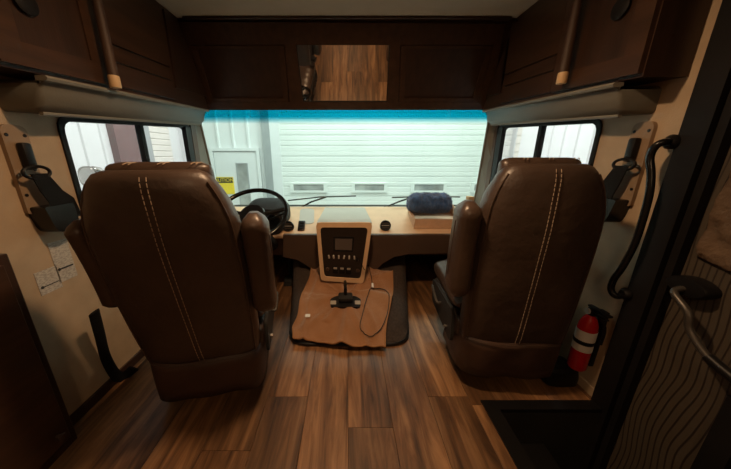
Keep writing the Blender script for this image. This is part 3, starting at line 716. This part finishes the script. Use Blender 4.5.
# ================================================================== overhead front cabinet with mirror
TAU = math.tan(R(34)); OB = (2.285, 1.505)               # bottom front edge y, z
def ofy(z): return OB[0] - (z - OB[1]) * TAU
oc = thing('overhead_cabinet', 'dark wood cabinet above the windscreen with mirror in the middle', 'cabinet', (0, 2.28, 1.5))
xbL, xbR = PY(203, 108, OB[0]).x, PY(485, 108, OB[0]).x
yt = ofy(CEIL - .001); xtL, xtR = -1.06, .975
bm = B(); loft(bm, [[Vector((xbL - .06, OB[0], OB[1])), Vector((xbR + .06, OB[0], OB[1])), Vector((xbR + .06, 2.42, OB[1])), Vector((xbL - .06, 2.42, OB[1]))],
                    [Vector((xtL - .1, yt, CEIL - .001)), Vector((xtR + .1, yt, CEIL - .001)), Vector((xtR + .1, 2.7, CEIL - .001)), Vector((xtL - .1, 2.7, CEIL - .001))]])
obj('cabinet_body', bm, 'woodd', oc, smooth=False)
nrm = Vector((0, -math.cos(R(34)), -math.sin(R(34))))
def OF(u, v, off=0):
    d = ray(u, v); p0 = Vector((0, OB[0], OB[1])); s = (p0 - Vector((0, 0, CZ))).dot(nrm) / d.dot(nrm)
    return Vector((0, 0, CZ)) + d * s + nrm * off
def face_plate(pl, holes, t0, t1, m, nm, par, sm=False):
    bm = B(); plate(bm, pl, holes, lambda a, b, t: OF(a, b, t), t0, t1); return obj(nm, bm, m, par, smooth=sm)
face_plate([(176, 21), (504, 23), (488, 109), (201, 109)], [[(191, 44), (285, 44), (290, 101), (208, 101)], [(296, 44), (390, 44), (387, 101), (303, 101)], [(400, 44), (493, 44), (477, 101), (398, 101)]], -.005, .018, 'wood', 'face_frame', oc)
for pl, nm in (([(191, 44), (285, 44), (290, 101), (208, 101)], 'l'), ([(400, 44), (493, 44), (477, 101), (398, 101)], 'r')):
    c = Vector((sum(p[0] for p in pl) / 4, sum(p[1] for p in pl) / 4))
    sh = lambda k: [tuple(c + (Vector(p) - c) * k) for p in pl]
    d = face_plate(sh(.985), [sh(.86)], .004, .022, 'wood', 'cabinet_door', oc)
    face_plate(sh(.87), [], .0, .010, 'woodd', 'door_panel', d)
mirr = face_plate([(296, 44), (390, 44), (387, 101), (303, 101)], [], .004, .008, 'mirror', 'mirror', oc)
c = Vector((344, 72)); mp_ = [(296, 44), (390, 44), (387, 101), (303, 101)]
face_plate([tuple(c + (Vector(p) - c) * 1.02) for p in mp_], [[tuple(c + (Vector(p) - c) * .985) for p in mp_]], .006, .014, 'blackmatt', 'mirror_edge', mirr)
# ceiling moulding in front of the cabinet
bm = B(); box(bm, (-1.015, yt - .03, CEIL - .014), (1.015, yt + .03, CEIL - .002), .006); obj('crown_moulding', bm, 'wood', oc)

# ================================================================== side cabinets, valances, posts
def cz(y): return 1.335 + .056 * y
def vz(y): return 1.210 + .065 * y
def side_cab(s, xf, vnear, ynear, yfar, label, vlabel, plabel, hand):
    xw = WL if s < 0 else WR
    t = thing('side_cabinet', label, 'cabinet', (xw, ynear, cz(ynear)), group='side cabinets under the ceiling')
    sp = 1.30 if s < 0 else 1.50
    # carcass, with the front part set back a little
    def pris(bm, ya, yb, xa, z0=0, z1=None, xb=None):
        z1 = z1 or CEIL - .002; xb = xb if xb is not None else xw - s * .004
        loft(bm, [[Vector((xa, ya, cz(ya) + z0)), Vector((xb, ya, cz(ya) + z0)), Vector((xb, ya, z1)), Vector((xa, ya, z1))],
                  [Vector((xa, yb, cz(yb) + z0)), Vector((xb, yb, cz(yb) + z0)), Vector((xb, min(yb, ofy(z1) - .012), z1)), Vector((xa, min(yb, ofy(z1) - .012), z1))]])
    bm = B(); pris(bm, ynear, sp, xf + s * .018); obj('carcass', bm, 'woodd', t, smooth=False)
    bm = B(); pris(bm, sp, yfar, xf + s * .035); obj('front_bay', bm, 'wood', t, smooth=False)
    # door: frame and sunken panel
    fn = lambda a, b, k: Vector((xf + s * k, a, b))
    pl = [(ynear + .004, cz(ynear) + .012), (sp - .004, cz(sp) + .012), (sp - .004, CEIL - .02), (ynear + .004, CEIL - .02)]
    hl = [(ynear + .075, cz(ynear) + .085), (sp - .075, cz(sp) + .085), (sp - .075, CEIL - .09), (ynear + .075, CEIL - .09)]
    bm = B(); plate(bm, pl, [hl], lambda a, b, k: fn(a, b, k), .0, .018); d = obj('cabinet_door', bm, 'wood', t, smooth=False)
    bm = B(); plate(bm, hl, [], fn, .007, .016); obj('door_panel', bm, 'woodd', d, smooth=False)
    p = hand; bm = B(); lathe(bm, [(.034, 0), (.036, .005), (.030, .009), (0, .007)], 24, Matrix.Translation((xf, p.y, p.z)) @ Matrix.Rotation(R(90) * -s, 4, 'Y')); obj('round_pull', bm, 'frameblack', d)
    # drop flap with two grooved boards in the front bay
    ya, yb = sp + .03, sp + .50
    for k in range(3):
        z0, z1 = ((.02, .115), (.123, .185), (.193, CEIL - .03 - cz(yb)))[k]
        bm = B(); plate(bm, [(ya, cz(ya) + z0), (yb, cz(yb) + z0), (yb, cz(yb) + z1), (ya, cz(ya) + z1)], [], fn, .022, .036); obj('flap_board', bm, 'wood', t, smooth=False)
    bm = B(); plate(bm, [(yb + .03, cz(yb) + .09), (yfar - .03, cz(yfar) + .09), (ofy(CEIL - .02) - .04, CEIL - .02), (yb + .03, CEIL - .02)], [], fn, .024, .036); obj('corner_panel', bm, 'woodd', t, smooth=False)
    # paper sticker on the flap
    # valance with rolled lip
    v = thing('valance', vlabel, 'valance', (xw, ynear + .05, vz(ynear)), group='window valances')
    ya, yb = vnear, yfar - .10
    rings = []
    for y in (ya, ya + .012, (ya + yb) / 2, yb - .012, yb):
        ins = .012 if y in (ya, yb) else 0
        a, b = vz(y), cz(y) - .006; h = b - a; xo = xw - s * (.178 - ins)
        rings.append([Vector((xw, y, a + ins)), Vector((xo + s * .055, y, a + ins)), Vector((xo + s * .045, y, a + h * .12)), Vector((xo + s * .028, y, a + h * .22)), Vector((xo + s * .022, y, a + h * .6)), Vector((xo + s * .016, y, a + h * .78)), Vector((xo + s * .008, y, a + h * .9)), Vector((xo + s * .004, y, b - .010 - ins)), Vector((xw, y, b - .010 - ins))])
    bm = B(); loft(bm, rings); obj('valance_board', bm, 'valance', v, ang=50)
    bm = B(); loft(bm, [[Vector((xw - s * a, y, cz(y) + b)) for a, b in ((.150, -.020), (.186, -.020), (.192, -.012), (.186, -.004), (.150, -.004))] for y in (ya, yb)]); obj('valance_lip', bm, 'pillar', v, ang=30)
    bm = B(); tube(bm, [Vector((xw - s * .115, ya + .02, vz(ya) - .002)), Vector((xw - s * .115, yb - .02, vz(yb) - .002))], .009, 8); obj('blind_rail', bm, 'pillar', v)
    return t
PL_HAND = PX(25, 2, -1.02); PR_HAND = PX(621, 8, 1.02)
side_cab(-1, -1.02, PX(36, 111, -1.08).y, .90, 2.24, 'dark wood cabinet above the window on the driver side', 'grey valance above the window on the driver side', '', PL_HAND)
side_cab(1, 1.02, PX(626, 106, 1.08).y, PX(638, 75, 1.02).y, 2.28, 'dark wood cabinet above the window on the passenger side', 'grey valance above the window on the passenger side', '', PR_HAND)
def post(u0, v0, u1, v1, x, lab, su, sv, slab):
    a = PX(u0, v0, x); b = PX(u1, v1, x); a.y = b.y; a.z = min(CEIL, 1.90)
    t = thing('wooden_post', lab, 'post', b, group='posts in front of the side cabinets')
    bm = B(); L_ = a.z - b.z; lathe(bm, [(.0, .045), (.020, .045), (.019, .12), (.017, L_ * .6), (.014, L_)], 16, Matrix.Translation(b)); obj('shaft', bm, 'pole', t)
    bm = B(); lathe(bm, [(.019, 0), (.021, .004), (.021, .04), (.020, .046)], 16, Matrix.Translation(b)); obj('tip', bm, 'poletip', t)
    s = -1 if x < 0 else 1
    p = PX(su, sv, s * 1.0395); bm = B(); box(bm, (min(p.x, p.x + s * .001) - .001, p.y - .028, p.z - .018), (max(p.x, p.x + s * .001), p.y + .028, p.z + .018)); tag(obj('sticker', bm, 'plate', smooth=False), slab, 'sticker')
post(99, 0, 116, 88, -.985, 'tapered wooden post with pale tip above the left window', 92, 52, 'small paper sticker on the dark cabinet on the driver side')
post(577, 0, 561, 84, .985, 'tapered wooden post with pale tip above the right window', 575.5, 55.5, 'small paper sticker on the dark cabinet on the passenger side')
# dark wood cabinet at the lower left
bm = B(); xe = PZ(66, 440, 0).x
kc = thing('tall_cabinet', 'dark wood cabinet at the left edge against the wall', 'cabinet', (-1.1, .62, 0))
yk = PX(32, 365, -1.19).y
bm = B(); box(bm, (WL + .003, .2, .0), (-1.12, yk, .82), .004); obj('carcass', bm, 'woodd', kc, smooth=False)
bm = B(); box(bm, (-1.121, .24, .05), (-1.105, yk - .03, .79), .003); kd = obj('cabinet_door', bm, 'wood', kc, smooth=False)
bm = B(); lathe(bm, [(.008, 0), (.008, .012), (.014, .018), (.012, .026), (0, .028)], 14, Matrix.Translation((-1.105, yk - .07, .10)) @ Matrix.Rotation(R(90), 4, 'Y')); obj('knob', bm, 'pole', kd)

# ================================================================== seat belts on the walls
def belt(s, xw, y0, z0, z1, lab, wid=.082):
    t = thing('seat_belt', lab, 'seat belt', (xw, y0, z1), group='wall-mounted seat belts')
    fn = lambda a, b, k: Vector((xw - s * k, a, b))
    bm = B(); pl = rpoly([(y0 - wid / 2, z1), (y0 + wid / 2, z1), (y0 + wid / 2, z0), (y0 - wid / 2, z0)], [.01, .01, .03, .03], 5); plate(bm, pl, [], fn, 0, .016); cv = obj('anchor_cover', bm, 'plate', t, ang=30)
    for a, b in ((-.028, z0 - .035), (.028, z0 - .035), (-.028, z1 + .07), (.026, z1 + .16)):
        bm = B(); lathe(bm, [(.006, .014), (.006, .018), (0, .019)], 10, Matrix.Translation((xw, y0 + a, b)) @ Matrix.Rotation(R(90) * -s, 4, 'Y')); obj('screw', bm, 'black', cv)
    zc = z0 - .11
    bm = B(); box(bm, (-.014, -.016, -.045), (.014, .016, .05), .008, 2, Matrix.Translation((xw - s * .03, y0 + .003, zc))); obj('height_adjuster', bm, 'black', t)
    bm = B(); tube(bm, [Vector((xw - s * .05, y0 + .045 * math.cos(k * math.pi / 10), zc - .055 + .022 * math.sin(k * math.pi / 10))) for k in range(20)], .006, 8, closed=True); obj('belt_guide', bm, 'black', t)
    bm = B(); zr = z1 + .01
    loft(bm, [[Vector((xw - s * (.052 + dx), y0 + yy + d, z)) for d, dx in ((-.026, 0), (.026, 0), (.026, .004), (-.026, .004))] for yy, z in ((.0, zc - .06), (.012, zc - .12), (.03, zr + .03), (.035, zr - .02))])
    obj('belt_webbing', bm, 'web', t, smooth=False)
    bm = B(); loft(bm, [[Vector((xw - s * (.045 + dx), y0 + yy + d, z)) for d, dx in ((-.024, 0), (.024, 0), (.024, .004), (-.024, .004))] for yy, z in ((.012, zc - .06), (.05, zc - .13), (.085, zr + .03), (.10, zr - .05))])
    obj('belt_return', bm, 'web', t, smooth=False)
    bm = B(); pl = rpoly([(y0 - .035, zr + .015), (y0 + .075, zr + .015), (y0 + .080, zr - .085), (y0 - .012, zr - .095)], [.012, .012, .035, .035], 5); plate(bm, pl, [], fn, 0, .075); bmesh.ops.bevel(bm, geom=[e for e in bm.edges if e.calc_face_angle(0) > 1.2], offset=.008, segments=2, affect='EDGES'); obj('retractor_cover', bm, 'blackgloss', t, ang=35)
pa, pb = PX(12, 125, WL), PX(33, 213, WL); belt(-1, WL, (pa.y + pb.y) / 2, pa.z, pb.z, 'black seat belt with tan cover on the left wall above the labels')
pa, pb = PX(646, 122, WR), PX(626, 205, WR); belt(1, WR, (pa.y + pb.y) / 2, pa.z, pb.z, 'black seat belt with tan cover on the right wall beside the grab handle')
# notices on the left wall
def notice(uv, lab):
    P = [PX(u, v, WL + .002) for u, v in uv]; y0, y1 = (P[0].y + P[3].y) / 2, (P[1].y + P[2].y) / 2; z1, z0 = (P[0].z + P[1].z) / 2, (P[2].z + P[3].z) / 2
    bm = B(); box(bm, (WL + .0006, y0, z0), (WL + .0022, y1, z1)); o = tag(obj('wall_notice', bm, 'notice', smooth=False), lab, 'notice')
    h = z1 - z0
    bm = B(); box(bm, (WL + .002, y0 + .006, z0 + h * .30), (WL + .0028, y1 - .006, z0 + h * .34)); obj('printed_rule', bm, 'signblack', o, smooth=False)
    bm = B(); lathe(bm, [(.006, 0), (.006, .001), (0, .0012)], 12, Matrix.Translation((WL + .0022, y0 + .012, z0 + h * .32)) @ Matrix.Rotation(R(90), 4, 'Y')); obj('printed_dot', bm, 'signblack', o, smooth=False)
notice([(48, 244), (66, 238), (78, 275), (60, 283)], 'tall printed paper label on the left wall under the seat belt')
notice([(33, 273), (57, 266), (62, 287), (42, 296)], 'lower wide printed paper label on the left wall')
# loose belt strap behind the driver seat near the floor
bm = B(); P = [PX(94, 312, -1.10), PX(100, 335, -1.12), PX(106, 358, -1.15), PX(116, 375, -1.17), PX(124, 376, -1.17), PX(134, 368, -1.12)]
tube(bm, P, .01, 10, sm=5, flat=(.006, .026)); tag(obj('belt_strap', bm, 'web'), 'black strap looping down beside the left seat to the floor', 'strap')

# ================================================================== right side: entry door, grab handle, extinguisher
dr = thing('door_1', 'entry door with wavy dark lines and black frame at the right edge', 'door', (WR, .6, 0)); dr['kind'] = 'structure'
fnR = lambda a, b, k: Vector((WR - k, a, b))
bm = B(); plate(bm, [(DOOR[0] - .04, -.6), (DOOR[1] + .015, -.6), (DOOR[1] + .015, 1.90), (DOOR[0] - .04, 1.90)], [rpoly([(DOOR[0] + .04, -.55), (.935, -.55), (.935, 1.80), (DOOR[0] + .04, 1.80)], .08)], fnR, -.04, .022); obj('door_frame', bm, 'frameblack', dr, smooth=False)
bm = B(); plate(bm, rpoly([(DOOR[0], -.56), (.95, -.56), (.95, 1.84), (DOOR[0], 1.84)], .06), [], fnR, -.05, -.03); dp = obj('door_panel', bm, 'doorpanel', dr, smooth=False)
bm = B(); plate(bm, rpoly([(.905, -.5), (.93, -.5), (.93, 1.78), (.905, 1.78)], .01), [], fnR, -.03, .004); obj('door_stile', bm, 'frameblack', dr, smooth=False)
ys_ = PX(716, 447, WR).y
bm = B(); plate(bm, [(ys_ - .03, -.5), (ys_ + .03, -.5), (ys_ + .03, .40), (ys_ - .03, .40)], [], fnR, -.03, -.005); obj('lower_stile', bm, 'frameblack', dr, smooth=False)
# lever with oval escutcheon, and angled grab bar
hp = PX(690, 287, WR); mtx = Matrix.Translation(hp) @ Matrix.Rotation(R(-90), 4, 'Y')
bm = B(); rings = [[hp + Vector((-k, c * .062 * e, s_ * .034 * e)) for c, s_ in ((math.cos(j * math.pi / 14), math.sin(j * math.pi / 14)) for j in range(28))] for k, e in ((-.03, 1), (.012, 1), (.02, .9), (.022, .5))]
loft(bm, rings); obj('handle_escutcheon', bm, 'black', dr)
bar = [hp + Vector((-.01, .0, -.005)), hp + Vector((-.05, 0, -.02)), PX(688, 312, WR - .06), PX(689, 328, WR - .06), PX(697, 343, WR - .06), PX(708, 357, WR - .06)]
bm = B(); tube(bm, bar, .011, 10, sm=4); hd = obj('handle_bar', bm, 'darkmetal', dr)
bm = B(); tube(bm, [bar[-1], PX(722, 369, WR - .06), PX(740, 384, WR - .06), PX(750, 400, WR - .03)], .016, 10, sm=3); obj('handle_grip', bm, 'black', dr)
# rumpled fabric flap hanging on the door
out2 = [PX(u, v, WR - .0) for u, v in ((712, 196), (703, 218), (690, 258), (705, 266), (728, 276), (760, 280), (760, 170), (735, 150))]
cen = sum(out2, Vector()) / len(out2); bm = B(); rings = []
for k in range(9):
    f = 1 - k / 8.5; ring = []
    N_ = 32
    for j in range(N_):
        s_ = j / N_ * len(out2); i = int(s_); p = out2[i].lerp(out2[(i + 1) % len(out2)], s_ - i); q = cen.lerp(p, f)
        q.x = WR + .03 - (.004 if k == 0 else .012 + .016 * (noise.noise(q * 22) + .5)); ring.append(q)
    rings.append(ring)
loft(bm, rings); tag(obj('fabric_flap', bm, 'rumple', ang=180), 'rumpled brown fabric hanging on the entry door at the right edge', 'fabric')
# grab handle
gh = [PX(673, 142, WR - .02), PX(664, 142, WR - .06), PX(655, 147, WR - .075), PX(650, 158, WR - .075), PX(651, 176, WR - .07), PX(648, 200, WR - .07), PX(636, 240, WR - .07), PX(623, 266, WR - .075), PX(614, 279, WR - .075), PX(611, 289, WR - .07), PX(616, 296, WR - .06), PX(627, 294, WR - .02)]
t = thing('grab_handle', 'long black curved grab handle on the door frame', 'grab handle', gh[-1]); bm = B(); tube(bm, gh, .0125, 12, sm=6); obj('handle_tube', bm, 'blackgloss', t)
for p in (gh[0], gh[-1]):
    bm = B(); lathe(bm, [(.026, 0), (.026, .008), (.016, .02), (0, .02)], 16, Matrix.Translation((WR - .022, p.y, p.z)) @ Matrix.Rotation(R(-90), 4, 'Y')); obj('mounting_foot', bm, 'black', t)
# fire extinguisher
eb = PX(578, 369, 1.135); et = PX(589, 313, 1.135); ex = Vector((1.135, (eb.y + et.y) / 2, 0)); zb_, zt_ = eb.z, et.z; H_ = zt_ - zb_; rE = .039
t = thing('fire_extinguisher', 'red fire extinguisher with white label on the right wall', 'fire extinguisher', (ex.x, ex.y, zb_))
mt = Matrix.Translation((ex.x, ex.y, zb_))
bm = B(); lathe(bm, [(rE * .8, 0), (rE, .012), (rE, H_ * .74), (rE * .92, H_ * .84), (rE * .65, H_ * .94), (rE * .35, H_), (rE * .3, H_ + .01)], 28, mt); cy = obj('cylinder', bm, 'red', t)
for a, b, m_ in ((.38, .50, 'white'), (.50, .57, 'signblack'), (.57, .74, 'white')):
    bm = B(); lathe(bm, [(rE + .0008, H_ * a), (rE + .0008, H_ * b)], 28, mt); obj('label_band', bm, m_, cy)
bm = B(); lathe(bm, [(.017, H_), (.019, H_ + .008), (.019, H_ + .03), (.012, H_ + .036)], 16, mt); obj('valve', bm, 'black', t)
bm = B(); box(bm, (ex.x - .012, ex.y - .085, zb_ + H_ + .034), (ex.x + .012, ex.y + .02, zb_ + H_ + .044), .004); box(bm, (ex.x - .01, ex.y - .075, zb_ + H_ + .012), (ex.x + .01, ex.y + .0, zb_ + H_ + .02), .003); obj('squeeze_handle', bm, 'black', t)
bm = B(); lathe(bm, [(.014, 0), (.014, .006), (0, .007)], 14, Matrix.Translation((ex.x - .02, ex.y, zb_ + H_ + .02)) @ Matrix.Rotation(R(-90), 4, 'Y')); obj('gauge', bm, 'silver', t)
bm = B(); box(bm, (WR - .022, ex.y - .02, zb_ + .02), (WR - .0, ex.y + .02, zb_ + H_ + .02), .004); lathe(bm, [(rE + .002, H_ * .52), (rE + .003, H_ * .55)], 28, mt); obj('wall_bracket', bm, 'black', t)
bm = B(); tube(bm, [(ex.x, ex.y - .02, zb_ + H_ + .02), (ex.x + .02, ex.y - .055, zb_ + H_ * .9), (ex.x + .022, ex.y - .058, zb_ + H_ * .6)], .006, 8, sm=4); obj('nozzle', bm, 'black', t)
# small black bag between seat and step
q = PZ(577, 392, .0); bm = B(); rings = []
for z, e in ((0, .85), (.01, 1), (.05, 1), (.085, .92), (.10, .7)):
    rings.append(se_ring(Vector((1.095, q.y + .09, z)), Vector((1, 0, 0)), Vector((0, 1, 0)), .085 * e, .07 * e, 4, 24))
loft(bm, rings); bg = tag(obj('pouch', bm, 'black', ang=30), 'small black pouch on the floor under the fire extinguisher', 'pouch')
bm = B(); tube(bm, [(1.03, q.y + .06, .095), (1.06, q.y + .05, .125), (1.12, q.y + .05, .125), (1.15, q.y + .06, .095)], .006, 6, sm=4); obj('carry_strap', bm, 'web', bg)

# ================================================================== ceiling lamps (behind and above the camera)
def lamp(x, y, power, lab, r=.085):
    t = thing('ceiling_lamp', lab, 'lamp', (x, y, CEIL), group='round ceiling lamps')
    bm = B(); lathe(bm, [(r, 0), (r * 1.02, -.012), (r * .92, -.026), (r * .82, -.026)], 28, Matrix.Translation((x, y, CEIL - .001))); obj('rim', bm, 'lampmetal', t)
    bm = B(); lathe(bm, [(r * .84, -.022), (r * .6, -.034), (0, -.038)], 28, Matrix.Translation((x, y, CEIL - .001))); obj('diffuser', bm, 'lampglow', t)
    l = bpy.data.lights.new('lamp_light', 'AREA'); l.shape = 'DISK'; l.size = .13; l.energy = power; l.color = (1, .63, .35)
    o = bpy.data.objects.new('lamp_light', l); C.objects.link(o); o.location = (0, 0, -.045); o.parent = t
lamp(.0, .92, 17, 'round ceiling lamp over the aisle between the seats')
lamp(.0, -.9, 8, 'round ceiling lamp over the living area')

# ================================================================== the garage outside
YW = 5.6
def GX(u, v=190): return PY(u, v, YW).x
def GZ(v): return PY(347, v, YW).z
bm = B(); box(bm, (-4.5, -3.5, -1.0), (4.5, 6.2, -.9)); struct(obj('floor_garage', bm, 'concrete', smooth=False), 'grey concrete floor of the garage outside')
gwl = GX(268)
bm = B(); box(bm, (-4.5, YW + .06, -.9), (4.5, YW + .12, 4.6)); gw = struct(obj('wall_garage_front', bm, 'garagewhite', smooth=False), 'white metal clad garage wall beyond the windscreen')
x = -4.4
while x < gwl - .05:   # vertical ribs of the cladding, each pan one sheet
    bm = B(); wd = .30; xe = min(x + wd, gwl)
    plate(bm, [(x, YW + .06), (x + .015, YW + .03), (x + .05, YW + .03), (x + .065, YW + .055), (xe, YW + .055), (xe, YW + .07), (x, YW + .07)], [], lambda a, b, t: Vector((a, b, t)), -.9, 4.5); obj('cladding_sheet', bm, 'garagewhite', gw, smooth=False); x += wd
bm = B(); box(bm, (gwl - .02, YW - .04, -.9), (gwl + .13, YW + .06, 4.5)); obj('door_post', bm, 'garagegrey', gw, smooth=False)
bm = B(); box(bm, (gwl + .13, YW - .02, -.9), (gwl + .32, YW + .06, 4.5)); obj('door_jamb', bm, 'garagewhite', gw, smooth=False)
# sectional door
gd = thing('garage_door', 'large white sectional garage door with a row of small windows', 'garage door', (1, YW, -.9))
xd0, xd1 = gwl + .30, 3.24; SH = .20; z = -.9; wz0, wz1 = GZ(191.5), GZ(183.5)
i = 0
while z < 4.3:
    bm = B(); plate(bm, [(YW + .05, z), (YW + .006, z), (YW, z + .03), (YW, z + SH * .46), (YW + .006, z + SH * .5), (YW, z + SH * .54), (YW, z + SH - .012), (YW + .004, z + SH - .003), (YW + .05, z + SH - .003)], [], fYZ, xd0, xd1); obj('slat', bm, 'garagedoor', gd, smooth=False); z += SH; i += 1
for u0, u1 in ((290, 327), (351.5, 387.5), (411, 447), (471, 506)):
    bm = B(); a, b = PY(u0, 187, YW - .02).x, PY(u1, 187, YW - .02).x
    plate(bm, [(a, wz0 - .02), (b, wz0 - .02), (b, wz1 + .02), (a, wz1 + .02)], [[(a + .07, wz0 + .02), (b - .07, wz0 + .02), (b - .07, wz1 - .015), (a + .07, wz1 - .015)]], fXZ, YW - .025, YW + .01); wf = obj('window_frame', bm, 'garagedoor', gd, smooth=False)
    bm = B(); box(bm, (a + .06, YW - .012, wz0 + .01), (b - .06, YW - .006, wz1 - .005)); obj('pane', bm, 'dimglass', wf, smooth=False)
# man door in the wall
md_ = thing('garage_side_door', 'white steel door with narrow window in the garage wall', 'door', (GX(230), YW, -.9))
a, b = GX(262) - .92, GX(259.5); zt = GZ(151)
bm = B(); plate(bm, [(a - .06, -.9), (b + .06, -.9), (b + .06, zt + .06), (a - .06, zt + .06)], [[(a, -.895), (b, -.895), (b, zt), (a, zt)]], fXZ, YW - .01, YW + .07); obj('door_casing', bm, 'garagegrey' if False else 'garagewhite', md_, smooth=False)
bm = B(); box(bm, (a + .01, YW + .01, -.89), (b - .01, YW + .05, zt - .01)); ml = obj('door_leaf', bm, 'garagewhite', md_, smooth=False)
wa, wb_, w0, w1 = GX(239.5), GX(249), GZ(205), GZ(164)
bm = B(); box(bm, (wa, YW + .002, w0), (wb_, YW + .012, w1)); obj('door_window', bm, 'dimglass', ml, smooth=False)
bm = B(); plate(bm, [(wa - .02, w0 - .02), (wb_ + .02, w0 - .02), (wb_ + .02, w1 + .02), (wa - .02, w1 + .02)], [[(wa, w0), (wb_, w0), (wb_, w1), (wa, w1)]], fXZ, YW - .003, YW + .012); obj('window_bead', bm, 'garagegrey', ml, smooth=False)
# caution sign
sa, sb, s0, s1 = GX(213), GX(234.5), GZ(194), GZ(177)
t = thing('caution_sign', 'yellow caution sign on the white garage door', 'sign', ((sa + sb) / 2, YW, s0))
bm = B(); box(bm, (sa, YW - .004, s0), (sb, YW + .008, s1)); obj('sign_plate', bm, 'yellow', t, smooth=False)
bm = B(); h = s1 - s0; plate(bm, [(sa + .012, s1 - h * .34), (sb - .012, s1 - h * .34), (sb - .012, s1 - .012), (sa + .012, s1 - .012)], [], fXZ, YW - .007, YW - .003); obj('header_band', bm, 'signblack', t, smooth=False)
text('header_text', 'CAUTION', h * .30, 'yellow', ((sa + sb) / 2, YW - .009, s1 - h * .185), (R(90), 0, 0), t)
# side walls of the garage
bm = B(); box(bm, (-3.42, -3.5, -.9), (-3.35, YW + .06, 4.6)); sl_ = struct(obj('wall_garage_left', bm, 'garagewhite', smooth=False), 'white garage wall beyond the driver window')
def GYl(u, v=140): return PX(u, v, -3.3).y
def GYr(u, v=140): return PX(u, v, 3.3).y
def sheet(par, x, s, ya, yb, wd):
    y = ya
    while y < yb - .02:
        e = min(y + wd, yb); bm = B(); plate(bm, [(y, x), (y + .012, x - s * .022), (y + .04, x - s * .022), (y + .055, x), (e, x), (e, x + s * .01), (y, x + s * .01)], [], lambda a, b, t: Vector((b, a, t)), -.9, 4.5); obj('cladding_sheet', bm, 'garagewhite', par, smooth=False); y = e
ya, yb, yc_, yd = GYl(112), GYl(135), GYl(151), GYl(205)
sheet(sl_, -3.34, -1, .2, ya, .28)
bm = B(); box(bm, (-3.36, ya, -.9), (-3.24, yb, 4.5)); obj('column', bm, 'garagepink', sl_, smooth=False)
bm = B(); box(bm, (-3.36, yb, -.9), (-3.30, yc_, 4.5)); obj('door_jamb', bm, 'garagegrey', sl_, smooth=False)
z = -.9
while z < 4.3:
    bm = B(); plate(bm, [(-3.36, z), (-3.312, z), (-3.30, z + .012), (-3.30, z + .085), (-3.312, z + .097), (-3.36, z + .097)], [], lambda a, b, t: Vector((a, t, b)), yc_, YW - .3); obj('slat', bm, 'garagecream', sl_, smooth=False); z += .10
bm = B(); box(bm, (3.35, -3.5, -.9), (3.42, YW + .06, 4.6)); sr_ = struct(obj('wall_garage_right', bm, 'garagewhite', smooth=False), 'white garage wall beyond the passenger window')
yp = GYr(541); yq = GYr(524)
sheet(sr_, 3.34, 1, .2, yp, .26)
bm = B(); box(bm, (3.24, yp, -.9), (3.38, yq, 4.5)); obj('corner_post', bm, 'garagewhite', sr_, smooth=False)
z = -.9
while z < 4.3:
    bm = B(); plate(bm, [(3.36, z), (3.30, z), (3.315, z + .15), (3.36, z + .15)], [], lambda a, b, t: Vector((a, t, b)), yq, YW - .05); obj('siding_board', bm, 'garagecream', sr_, smooth=False); z += .15
bm = B(); box(bm, (-4.5, -3.5, 4.6), (4.5, 6.2, 4.7)); struct(obj('ceiling_garage', bm, 'garagewhite', smooth=False), 'white garage roof')
# the motorhome's own outside mirror beyond the driver window
mp0 = PX(91, 177, -1.48); t = thing('wing_mirror', 'rounded grey wing mirror outside the driver window', 'mirror', mp0)
bm = B(); rings = [se_ring(mp0 + Vector((0, .09 * math.cos(a), 0)), Vector((1, 0, 0)), Vector((0, 0, 1)), .06 * math.sin(a) + .002, .06 * math.sin(a) + .002, 2.6, 28) for a in (0.02, .35, .7, 1.05, 1.4, 1.6, 1.7)]
loft(bm, rings); obj('mirror_housing', bm, 'chrome', t)
bm = B(); lathe(bm, [(.05, 0), (.054, .008), (.0, .010)], 24, Matrix.Translation(mp0 + Vector((0, -.008, 0))) @ Matrix.Rotation(R(90), 4, 'X')); obj('mirror_glass', bm, 'mirror', t)
bm = B(); tube(bm, [mp0 + Vector((.02, .02, -.06)), mp0 + Vector((.06, .05, -.18)), Vector((-1.25, mp0.y + .1, mp0.z - .28))], .014, 8, sm=3); obj('mirror_arm', bm, 'black', t)
